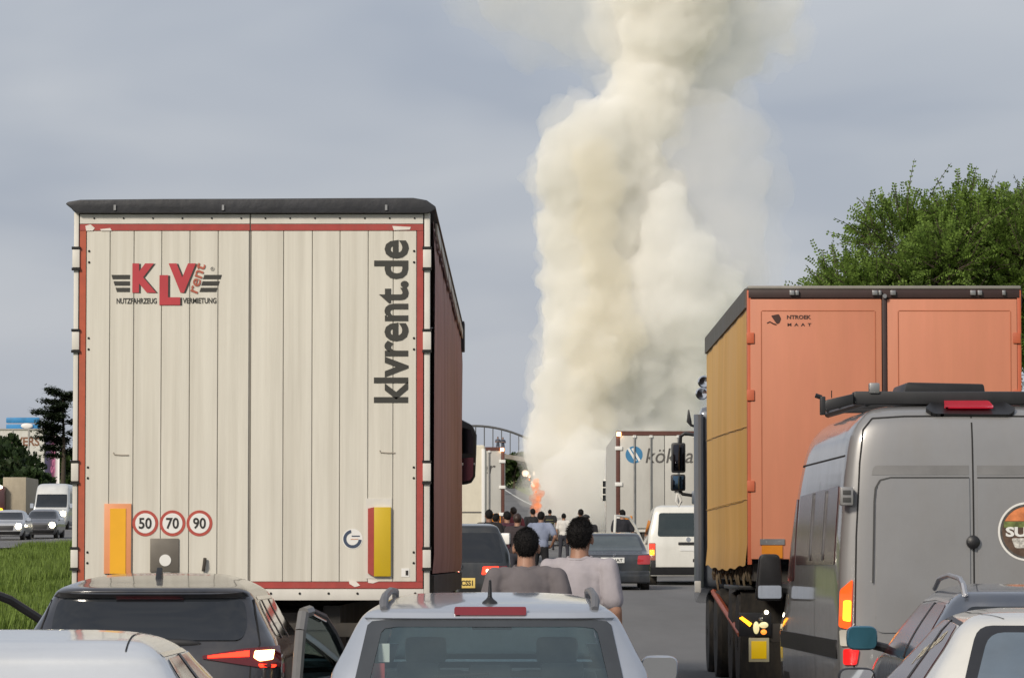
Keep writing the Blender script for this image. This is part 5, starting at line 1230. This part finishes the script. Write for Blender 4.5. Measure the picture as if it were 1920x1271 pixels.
def broad_tree(label, base, height, crown, lm, n_twigs, twig=.5, leaf=(.10, .034), pairs=7, group=None, name='broadleaf_tree', trunk_r=.22, lobes=18, up=.35):
    """crown: (centre height, rx, ry, rz); twigs of paired leaflets on lobes spread through the crown"""
    random.seed(len(label)*13+n_twigs+SEED)
    t = thing(name, label, 'tree', base, 0, group)
    ch, rx, ry, rz_ = crown; tb = MB()
    tb.tube([(0, 0, -.3), (.1, 0, height*.2), (-.05, .1, ch-rz_*.4)], [trunk_r, trunk_r*.75, trunk_r*.5], 9)
    cs = []
    for k in range(lobes):
        while True:
            d = Vector((random.uniform(-1, 1), random.uniform(-1, 1), random.uniform(-1, 1)))
            if d.length < 1: break
        c = Vector((d.x*rx*.78, d.y*ry*.78, ch+d.z*rz_*.78)); cs.append((c, random.uniform(.26, .44)*min(rx, rz_)))
        m_ = Vector((c.x*.4, c.y*.4, ch-rz_*.35+(c.z-ch+rz_*.35)*.35))
        tb.tube([(0, .05, ch-rz_*.6), m_, c], [trunk_r*.38, trunk_r*.2, .02], 6)
    vs = []; fs = []; tw = MB()
    for k in range(n_twigs):
        c, r = random.choice(cs); d = rnd().normalized(); d.z = abs(d.z)*.8 + d.z*.2 if random.random() < .6 else d.z
        p = c + d*r*random.uniform(.55, 1.05)
        g = (d + Vector((0, 0, up)) + rnd(.35)).normalized(); L_ = twig*random.uniform(.6, 1.35)*(2.1 if k % 25 == 0 else 1)
        side = g.cross(rnd()).normalized(); nn = g.cross(side)
        if k % 5 == 0: tw.tube([p - g*.15, p+g*L_*.5, p+g*L_-Vector((0, 0, L_*.12))], [.012, .008, .004], 4, cap=False)
        for i in range(pairs):
            f = (i+.6)/pairs; q = p+g*L_*f-Vector((0, 0, L_*.15*f*f))
            for s_ in (-1, 1):
                l = leaf[0]*random.uniform(.7, 1.25)*(1-.35*abs(f-.45)); w = leaf[1]*random.uniform(.8, 1.2)
                e = (side*s_+g*.55+nn*random.uniform(-.4, .4)).normalized(); wv = e.cross(nn).normalized()
                b0 = len(vs); vs += [q, q+e*l*.5+wv*w, q+e*l, q+e*l*.5-wv*w]; fs.append((b0, b0+1, b0+2, b0+3))
    me = bpy.data.meshes.new('crown'); me.from_pydata([tuple(v) for v in vs], [], fs); link('crown', me, lm, t)
    tb.v += []; tk = tb.build('trunk', BARK, t, ang=80); tw.build('twigs', BARK, tk, smooth=False)
    return t
G1 = leafmat('fresh_green_leaves', (.128, .20, .038), .55); G2 = leafmat('dark_green_leaves', (.030, .052, .018)); G3 = leafmat('pine_needles', (.036, .052, .028)); G4 = leafmat('mid_green_leaves', (.045, .075, .02))
tY = 68.0; q = at(1782, 480, tY)
broad_tree('large feathery fresh green tree rising behind the orange truck', (q.x, tY, gz(tY)+.8), 7.0, (4.25, 2.9, 2.0, 1.95), G1, 9500, .40, (.068, .020), 8, lobes=40, trunk_r=.2, up=.5)
q = at(1965, 480, 71); broad_tree('second feathery green tree cut by the right edge above the orange truck', (q.x, 71, gz(71)+.8), 7.4, (4.75, 2.1, 1.8, 2.1), G1, 5000, .40, (.068, .020), 8, lobes=26, trunk_r=.2, up=.5)
q = at(1548, 520, 76); broad_tree('small green sapling peeking over the corner of the orange truck', (q.x, 76, gz(76)+.6), 6, (4.6, .62, .7, 1.0), G1, 420, .4, (.085, .026), 8, lobes=8, trunk_r=.1, up=.6)
for (u, v, Y, rx, rz_, hgt, lm, lab) in [
    (30, 900, 330, 2.6, 3.0, 7, G2, 'dark bushy tree below the white building at far left'),
    (66, 930, 310, 1.5, 2.0, 5, G2, 'small dark tree beside the beige lorry box'),
    (-10, 860, 350, 2.0, 2.8, 8, G2, 'dark tree cut by the left edge, before white building'),
    (125, 900, 420, 1.6, 3.4, 9, G4, 'slim green tree behind the purple banner pole'),
    (963, 880, 470, 1.9, 1.7, 5, G4, 'round green tree below the footbridge at its left'),
    (992, 878, 480, 1.7, 1.9, 5, G2, 'darker green tree below the footbridge, next to smoke'),
    (1018, 884, 475, 1.6, 1.6, 5, G4, 'green tree half veiled by the smoke below footbridge'),
    (940, 884, 490, 1.6, 1.5, 5, G2, 'dark green tree below footbridge nearest the hidden trailer')]:
    q = at(u, v, Y); zc = q.z-gz(Y); zc = max(zc, rz_*.9)
    broad_tree(lab, (q.x, Y, q.z-zc), zc+rz_, (zc, rx*1.15, rx, rz_*1.1), lm, 700, .5, (.34, .16), 3, lobes=16, trunk_r=.18, group='far trees')
# layered dark pine at the left
pY = 360.0; q = at(118, 790, pY); zc = q.z-gz(pY)
pn = thing('pine_tree', 'tall dark pine with flat layered boughs beside the cream trailer edge', 'tree', (q.x, pY, gz(pY)))
tb = MB().tube([(0, 0, -.3), (.1, 0, zc*.6), (0, 0, zc+2.2)], [.25, .18, .05], 8)
vs = []; fs = []
for k in range(30):
    z = zc-3.2+5.6*k/29; a = random.uniform(0, 6.28); L_ = random.uniform(1.2, 2.5)*(1.15-.55*max(0, (z-zc)/2.6))
    if k % 4 == 0: a = math.pi+random.uniform(-.5, .5)
    e = Vector((math.cos(a)*L_, math.sin(a)*L_, z+random.uniform(.1, .5))); tb.tube([(0, 0, z), e], [.05, .015], 5)
    for i in range(320):
        f = random.uniform(.2, 1.08); c = Vector((0, 0, z))*(1-f)+e*f + Vector((random.gauss(0, .28), random.gauss(0, .28), random.gauss(.06, .11)))
        d = rnd().normalized(); d.z = d.z*.4; w = d.cross(Vector((0, 0, 1))).normalized()*.10; l = .45; b0 = len(vs)
        vs += [c-w, c+w, c+d*l+w*.3, c+d*l-w*.3]; fs.append((b0, b0+1, b0+2, b0+3))
me = bpy.data.meshes.new('crown'); me.from_pydata([tuple(v) for v in vs], [], fs); link('crown', me, G3, pn); tb.build('trunk', BARK, pn, ang=80)

# ------------------------------------------------------------ left background: building, banner, oncoming traffic
wy = 400.0; q = at(38, 900, wy); bw = 4.8
wb = thing('white_building', 'white hall with blue roof sign and brown letters, far left', 'building', (q.x-.6, wy, gz(wy)))
hz = at(40, 806, wy).z-gz(wy)
WBM = mat('white_render', (.60, .59, .56), .8, var=.06, dirt=.2)
MB().box(-bw, 2.95, 0, 10, -1, hz).build('wall', WBM, wb)
MB().box(-bw-.1, 3.05, -.1, 10, hz, hz+.15).build('parapet', mat('grey_trim', (.35, .34, .33), .8), wb)
text('wall_lettering', 'DIVERS', (-.9, hz-1.6, 2.5, hz-.7), -.01, mat('brown_letters', (.20, .09, .05), .6), wb, bold=.03)
for x in (-1.6, -.2, 1.4): MB().box(x-.06, x+.06, -.08, 0, 0, hz).build('pilaster', mat('grey_trim', (.35, .34, .33), .8), wb)
BLS = mat('blue_sign', (.03, .22, .48), .5, var=.2, scale=.8); 
rsn = MB().box(-1.0, 2.35, 1.0, 1.6, hz+.75, hz+1.3).build('roof_sign', BLS, wb, bevel=.1)
MB().box(-1.0, 2.4, 1.1, 1.5, hz+.15, hz+.62).build('sign_base', BLS, rsn, bevel=.06)
MB().ball((1.1, .95, hz+.45), (.6, .1, .28), 14, 8).build('sign_emblem', WHITE, rsn)
q = at(98, 865, 380)
bn = thing('banner_pole', 'tall purple advertising banner on a pole before the pine', 'banner', (q.x, 380, gz(380)))
zb0, zb1 = at(98, 914, 380).z-gz(380), at(98, 815, 380).z-gz(380)
BNM = bpy.data.materials.new('purple_banner'); BNM.use_nodes = True; nb = BNM.node_tree
tcx = N('ShaderNodeTexCoord', nb); sp = N('ShaderNodeSeparateXYZ', nb); rr = N('ShaderNodeValToRGB', nb); nb.links.new(tcx.outputs['Generated'], sp.inputs[0]); nb.links.new(sp.outputs[0], rr.inputs[0])
for pos, c in ((0, '3a3a5c'), (.35, '6a3a70'), (.6, '7a2f5a'), (1, '3f2b4c')):
    e = rr.color_ramp.elements.new(pos) if pos not in (0, 1) else rr.color_ramp.elements[int(pos)]
    e.color = lin(c)+(1,)
nb.links.new(rr.outputs[0], nb.nodes['Principled BSDF'].inputs['Base Color']); nb.nodes['Principled BSDF'].inputs['Roughness'].default_value = .6
MB().box(-.68, .68, -.05, .05, zb0, zb1).build('banner', BNM, bn)
text('banner_lettering', 'Sale', (-.15, zb0+1.4, .3, zb1-1.2), -.052, mat('pink_print', (.42, .12, .24), .6), bn, rot=R(90), bold=.02)
MB().tube([(-.72, .05, 0), (-.72, .05, zb1+.3)], .07, 8).build('pole', STEEL, bn)
q = at(118, 900, 370); MB_ = MB().tube([(0, 0, 0), (0, 0, at(118, 808, 370).z-gz(370))], [.09, .06], 8)
lp = thing('lamp_post', 'thin grey pole right of the purple banner', 'pole', (q.x, 370, gz(370))); MB_.build('pole', STEEL, lp)
MB().tube([(0, 0, at(118, 808, 370).z-gz(370)), (-.2, 0, at(118, 806, 370).z-gz(370)), (-.5, 0, at(118, 808, 370).z-gz(370))], .05, 6).build('lamp_head', STEEL, lp)
cw = thing('concrete_wall', 'grey concrete wall behind the oncoming van', 'wall', (at(150, 950, 300).x, 300, gz(300)))
hw_ = at(120, 925, 300).z-gz(300)
for k in range(4): MB().box(-2.2+k*1.5, -.72+k*1.5, 0, .25, -.5, hw_).build('panel', mat('concrete', (.30, .29, .27), .9, var=.1, dirt=.3), cw, bevel=.01)
def oncoming(label, u, v, Y, kind, col, h, w=.88, lamps=(True, True)):
    q = at(u, v, Y)
    t = thing('oncoming_'+kind, label, kind, (q.x, Y, gz(Y)+.31), 0, 'oncoming traffic')
    pt = paint('oncoming_%d' % u, col, .2, .35, .2)
    if kind == 'van':
        s = Shell([(.25, .1, 5.5, .9), (.5, 0, 5.6, .98), (.95, .05, 5.6, 1.0), (1.2, .5, 5.6, .99), (1.5, .85, 5.6, .97), (2.1, 1.2, 5.6, .93), (2.45, 1.5, 5.5, .88), (2.6, 1.9, 5.3, .7), (2.63, 2.4, 5.0, .4)], cr=.4, cf=.2, n=4)
    else:
        s = Shell([(.2, .1, 4.0, .76), (.4, 0, 4.2, w*.97), (.65, .02, 4.2, w), (.78, .15, 4.15, w*.99), (.90, .9, 4.0, w*.97), (1.0, 1.25, 3.9, w*.93), (1.2, 1.6, 3.6, w*.82), (1.36, 1.85, 3.3, w*.72), (1.43, 2.1, 3.0, w*.6), (1.46, 2.4, 2.8, w*.35)], cr=.45, cf=.3, n=3.2)
    s.body('body', pt, t)
    if kind == 'van': patch('windscreen', rpoly([(-.88, 1.25), (.88, 1.25), (.84, 2.0), (-.84, 2.0)], .06), s.rear, GLASS, t, off=.006); patch('grille', rpoly([(-.5, .6), (.5, .6), (.5, .95), (-.5, .95)], .04), s.rear, BLACKP, t, off=.006); zl = .9
    else: patch('windscreen', rpoly([(-.72*w/.88, .98), (.72*w/.88, .98), (.6*w/.88, 1.33), (-.6*w/.88, 1.33)], .05), s.rear, GLASS, t, off=.006); patch('grille', rpoly([(-.4, .45), (.4, .45), (.45, .68), (-.45, .68)], .03), s.rear, BLACKP, t, off=.006); zl = .66
    patch('bumper', rpoly([(-.7, .26), (.7, .26), (.75, .42), (-.75, .42)], .03), s.rear, BLACKP, t, off=.008)
    for f, on in zip((-1, 1), lamps):
        hl = patch('headlamp', rpoly([(f*(w*.62), zl-.06), (f*w*.9, zl-.05), (f*w*.92, zl+.08), (f*w*.64, zl+.05)], .03), s.rear, MIRR, t, off=.006)
        if on: p = s.rear(f*w*.75, zl); MB().ball((p.x, p.y-.03, zl), (.15, .05, .14), 14, 9).build('lit_lamp', WARM, hl)
        for y in (.9, 3.4 if kind == 'car' else 4.6): wheel(t, f*(w-.12), y, .32, .2)
        wing_mirror(t, f*(w+.12), 1.35 if kind == 'car' else 1.0, .98 if kind == 'car' else 1.35, pt if kind == 'car' else BLACKP, .22, .16 if kind == 'car' else .32)
    return t
oncoming('silver car with one bright headlight at the left edge of the photo', 8, 1000, 190, 'car', (.45, .46, .48), 1.4, lamps=(False, True))
oncoming('dark grey car with both headlights on, left of the white van', 72, 1000, 196, 'car', (.10, .10, .11), 1.4)
oncoming('white delivery van coming the other way behind dark grey car', 93, 960, 225, 'van', (.66, .66, .64), 2.6, 1.0, (False, True))
q = at(24, 930, 250); z0 = gz(250)+.31
lt = thing('beige_lorry', 'beige box lorry at the far left edge behind the oncoming cars', 'truck', (q.x, 250, z0), 0, 'oncoming traffic')
htl = at(24, 894, 250).z-z0
MB().box(-.7, .75, .6, 7, .6, htl).build('box', mat('beige_box', (.36, .31, .23), .7, var=.06, dirt=.2), lt, bevel=.04)
MB().box(-1.9, -.5, 0, 1.8, .4, htl*.8).build('cab', mat('dark_red_cab', (.06, .02, .02), .4, 0, .6), lt, bevel=.12)
MB().ball((-.75, -.05, .8), (.14, .05, .12)).build('lamp', AMBERLIT, lt); MB().ball((-.75, -.05, htl*.78), (.1, .05, .08)).build('lamp', WARM, lt)
for x in (-1.5, .4): wheel(lt, x, 1.2, .45, .3); wheel(lt, x, 5.5, .45, .3)
# grass
vs = []; fs = []
for k in range(34000):
    Y = random.uniform(34, 192); X = at(random.uniform(-30, 150), 1060, Y).x+random.uniform(-.5, .5)
    if not (-19.4 < X < -5.2): continue
    z = gz(Y)+ghump(X, Y)-.05; h = random.uniform(.12, .34)*(1.5 if noise.noise(Vector((X*.3, Y*.12, 9))) > .15 else .8)
    for b in range(4):
        a = random.uniform(0, 6.28); w = .025; d = Vector((math.cos(a), math.sin(a), 0)); o = Vector((X+random.gauss(0, .12), Y+random.gauss(0, .12), z)); sd2 = Vector((-d.y, d.x, 0))*w
        tip = o+d*h*random.uniform(.2, .6)+Vector((0, 0, h)); b0 = len(vs)
        vs += [o-sd2, o+sd2, tip]; fs.append((b0, b0+1, b0+2))
me = bpy.data.meshes.new('grass'); me.from_pydata([tuple(v) for v in vs], [], fs)
tagged(link('grass', me, leafmat('grass_blades', (.15, .215, .042), .4)), 'tufts of rough green grass on the strip beside the road', 'grass', kind='stuff')

# ------------------------------------------------------------ fire and smoke
FY = 190.0
q = at(1003, 965, FY)
fl = thing('flames', 'tall orange flames with pale hot tips at left foot of the smoke', 'fire', (q.x, FY, gz(FY)))
def fpt(u, v): p = at(u, v, FY); return Vector((p.x-q.x, 0, p.z-gz(FY)))
def firemat(name, c, e, em):
    m = bpy.data.materials.new(name); m.use_nodes = True; t = m.node_tree; t.nodes.clear()
    out = N('ShaderNodeOutputMaterial', t); pv = N('ShaderNodeVolumePrincipled', t)
    pv.inputs['Color'].default_value = c+(1,); pv.inputs['Density'].default_value = 1.6; pv.inputs['Emission Color'].default_value = lin(e)+(1,); pv.inputs['Emission Strength'].default_value = em
    t.links.new(pv.outputs[0], out.inputs['Volume']); return m
def tongue(pts, m, nm, amp=1.):
    mb = MB()
    for (u, v, r) in pts: mb.ball(fpt(u, v)+Vector((0, random.uniform(-.2, .2), 0)), (r/39.5, r/39.5*.8, r/39.5*1.1), 14, 10)
    me = blend(mb.mesh(nm, smooth=False), .05, 1)
    for v, n_ in zip(me.vertices, [v.normal.copy() for v in me.vertices]): v.co += n_*amp*(.22*noise.noise(v.co*2.6+Vector((7, 1, 3)))+.14*noise.noise(v.co*6))
    return link(nm, me, m, fl)
F1 = firemat('brown_flame', (.25, .1, .05), 'e07020', .7); F2 = firemat('orange_flame', (.5, .25, .1), 'f08a50', 1.0); F3 = firemat('pale_flame', (.9, .7, .5), 'ffd8c0', 2.4)
tongue([(1006, 962, 10), (1004, 950, 12), (1008, 945, 9), (1003, 936, 11), (1007, 926, 10), (1003, 918, 10), (1006, 910, 7)], F1, 'flame')
tongue([(1000, 955, 4), (1008, 948, 5), (1001, 938, 5), (1009, 934, 4), (1002, 926, 5), (1008, 919, 4), (999, 914, 5), (997, 906, 4)], F2, 'flame', .7)
tongue([(1004, 942, 3), (1010, 940, 2.5)], F3, 'flame', .5)
tongue([(999, 908, 4), (997, 902, 5), (1001, 911, 3)], F3, 'flame', .6)
tongue([(990, 889, 5), (984, 888, 5), (993, 894, 4), (987, 893, 3)], F3, 'flame', .7)
tongue([(1001, 889, 3), (1002, 885, 2.5)], F3, 'flame', .6)
tongue([(993, 899, 5), (1003, 901, 5), (1007, 906, 4), (989, 897, 4)], F2, 'flame', .8)
for o_ in (-.1,):
    wk = thing('burning_wreck', 'dark scorched wreck at the foot of the flames', 'wreck', (q.x+.2, FY+.8, gz(FY)))
    MB().box(-.6, 1.4, 0, 4, .3, .9).build('body', BLACK, wk, bevel=.1); MB().box(-.4, 1.2, .8, 3, .85, 1.4).build('cabin', BLACK, wk, bevel=.15)

def smoke(name, label, blobs, Y, dens, col, voxel=.3, amp=(.5, .24, .11), aniso=.0, squash=.8, seed=0, freq=(.45, 1.1, 2.4, 4.8), soft=.6, sdens=.3, tint=(.99, .955, .87)):
    """puffs (u, v, radius in photo pixels, depth offset in metres) merged into one billowing body of scattering air, with a thinner skin of smoke round it"""
    mb = MB()
    for (u, v, r, dy) in blobs:
        p = at(u, v, Y+dy); s = r*(Y+dy)/F
        mb.ball(p, (s, s*squash, s), 22, 14)
    base = blend(mb.mesh(name, smooth=False), voxel, 2)
    root = None
    for nm, grow, de, k in ((name, 0, dens, 1), ('thin_smoke', soft, sdens*dens, 1.5)):
        if de <= 0: continue
        me = base.copy(); me.name = nm
        o3 = Vector((seed*7.3, 0, seed*3.1))+Vector((0, k, 0))*(3 if grow else 0)
        nr = [v.normal.copy() for v in me.vertices]
        for v, n_ in zip(me.vertices, nr):
            p = v.co.copy(); d = grow
            for f, a in zip(freq, amp): d += k*a*(abs(noise.noise(p*f+o3))*2.2-.35)
            v.co = p+n_*d
        me = evalmesh(me, [('REMESH', dict(mode='VOXEL', voxel_size=voxel*.62))])       # no folded skin, no pockets
        bm = bmesh.new(); bm.from_mesh(me); bm.verts.ensure_lookup_table()
        seen = set(); best = None
        for v0 in bm.verts:
            if v0.index in seen: continue
            st = [v0]; comp = []; seen.add(v0.index)
            while st:
                v = st.pop(); comp.append(v)
                for e in v.link_edges:
                    w = e.other_vert(v)
                    if w.index not in seen: seen.add(w.index); st.append(w)
            if best is None or len(comp) > len(best):
                if best: bmesh.ops.delete(bm, geom=best, context='VERTS') if False else None
                best = comp
        keep = set(v.index for v in best)
        bmesh.ops.delete(bm, geom=[v for v in bm.verts if v.index not in keep], context='VERTS')
        for f in bm.faces: f.smooth = True
        bm.to_mesh(me); bm.free()
        m = bpy.data.materials.new(nm+'_air'); m.use_nodes = True; t = m.node_tree; t.nodes.clear()
        out = N('ShaderNodeOutputMaterial', t); pv = N('ShaderNodeVolumePrincipled', t)
        pv.inputs['Color'].default_value = col+(1,); pv.inputs['Density'].default_value = de; pv.inputs['Anisotropy'].default_value = aniso
        t.links.new(pv.outputs[0], out.inputs['Volume'])
        o = link(nm, me, m, root)
        if root is None: root = tagged(o, label, 'smoke', kind='stuff')
    return root
CREAM = (.999, .988, .957); YEL = (.997, .982, .935); PALE = (.999, .994, .979); GREY = (.995, .984, .983)
smoke('smoke_column', 'dense cream smoke column billowing up from the road', [
    (1085, 960, 75, 0), (1075, 915, 72, 0), (1060, 870, 72, -1), (1080, 830, 80, 0), (1060, 790, 62, -1), (1065, 735, 66, -1), (1110, 760, 80, 1), (1045, 705, 38, -1.5),
    (1110, 680, 90, 0), (1063, 640, 52, -1), (1090, 590, 74, 0), (1140, 620, 85, 1), (1080, 530, 64, 0), (1130, 540, 85, 1), (1077, 470, 62, 0), (1120, 440, 85, 1), (1070, 425, 52, 0),
    (1066, 345, 60, -.5), (1048, 325, 46, -1), (1110, 350, 85, .5), (1080, 280, 60, -.5), (1120, 270, 74, 0), (1165, 300, 85, 1), (1195, 220, 72, 1), (1215, 165, 66, 1.5), (1235, 105, 76, 2), (1250, 45, 95, 2), (1250, -30, 110, 2), (1200, 380, 80, 2), (1190, 480, 80, 2)],
    195, 1.0, CREAM, .22, amp=(.42, .27, .17, .08), aniso=-.25, seed=1, soft=.3, sdens=.22)
smoke('smoke_core', 'yellowish inner part of the smoke column, left of its middle', [
    (1110, 300, 46, -1), (1130, 350, 50, -1), (1120, 420, 48, -1), (1130, 500, 44, -1), (1115, 600, 44, -1), (1090, 660, 40, -1), (1130, 690, 46, -1), (1170, 640, 40, -1), (1085, 800, 36, -1), (1110, 780, 36, -1), (1150, 560, 40, -1), (1090, 740, 34, -1)],
    194.5, .4, (.993, .950, .845), .3, amp=(.4, .2, .1), aniso=-.1, seed=6, soft=.0, sdens=0)
smoke('smoke_puff', 'bright pale front puff of smoke with a rounded peak', [
    (1245, 383, 34, -1.5), (1250, 432, 52, -1.5), (1275, 492, 66, -1.5), (1240, 512, 62, -1), (1330, 550, 60, -1), (1280, 582, 85, -1), (1215, 602, 75, -1), (1200, 680, 85, 0), (1290, 665, 80, 0), (1160, 750, 80, 0), (1230, 760, 75, 1), (1130, 840, 75, -1), (1190, 830, 65, 0), (1110, 920, 65, -2), (1165, 910, 50, -1), (1130, 960, 60, -1), (1060, 930, 45, -2)],
    196, .9, PALE, .22, amp=(.42, .27, .17, .08), aniso=-.25, seed=2, soft=.3, sdens=.22)
smoke('smoke_foot', 'low bright smoke bank rolling over the road behind the crowd', [
    (1075, 945, 58, 0), (1110, 905, 62, 0), (1062, 900, 46, 0), (1135, 950, 52, 1), (1100, 860, 52, 1), (1050, 960, 34, 0), (1160, 965, 40, 1)],
    191, .5, CREAM, .24, amp=(.4, .25, .15, .06), aniso=-.25, seed=8, soft=.3, sdens=.22)
smoke('smoke_crown', 'broad pale smoke spreading at the top edge of the photo', [
    (1240, 140, 80, 2), (1310, 110, 92, 3), (1350, 60, 92, 3), (1260, 40, 95, 2), (1320, -30, 130, 3), (1180, 50, 75, 2), (1420, 40, 58, 3), (1462, 20, 42, 3), (1470, 80, 28, 3)],
    196, .36, (.999, .988, .968), .3, amp=(.5, .3, .17, .07), aniso=-.2, seed=5, soft=.5, sdens=.3)
smoke('smoke_veil', 'thin grey smoke veil drifting to the right of the column', [
    (1310, 330, 90, 3), (1350, 420, 90, 3), (1360, 500, 88, 3), (1320, 250, 90, 3), (1340, 600, 88, 3), (1300, 700, 95, 4), (1260, 800, 95, 4), (1390, 580, 50, 3), (1260, 880, 80, 4), (1300, 780, 70, 3), (1390, 330, 60, 3), (1380, 250, 50, 3)],
    194, .22, GREY, .34, seed=3, soft=.9, sdens=.3, aniso=-.1)
smoke('smoke_drift', 'faint smoke wisp drifting left at the top of the column', [
    (1120, 50, 60, 2), (1060, 42, 52, 2), (1000, 32, 46, 2), (950, 25, 40, 2), (1150, 0, 80, 2), (1060, -20, 80, 2), (960, -30, 70, 2), (1150, 85, 46, 2), (1085, 75, 34, 2)],
    202, .2, CREAM, .36, seed=4, soft=1.0, sdens=.35)
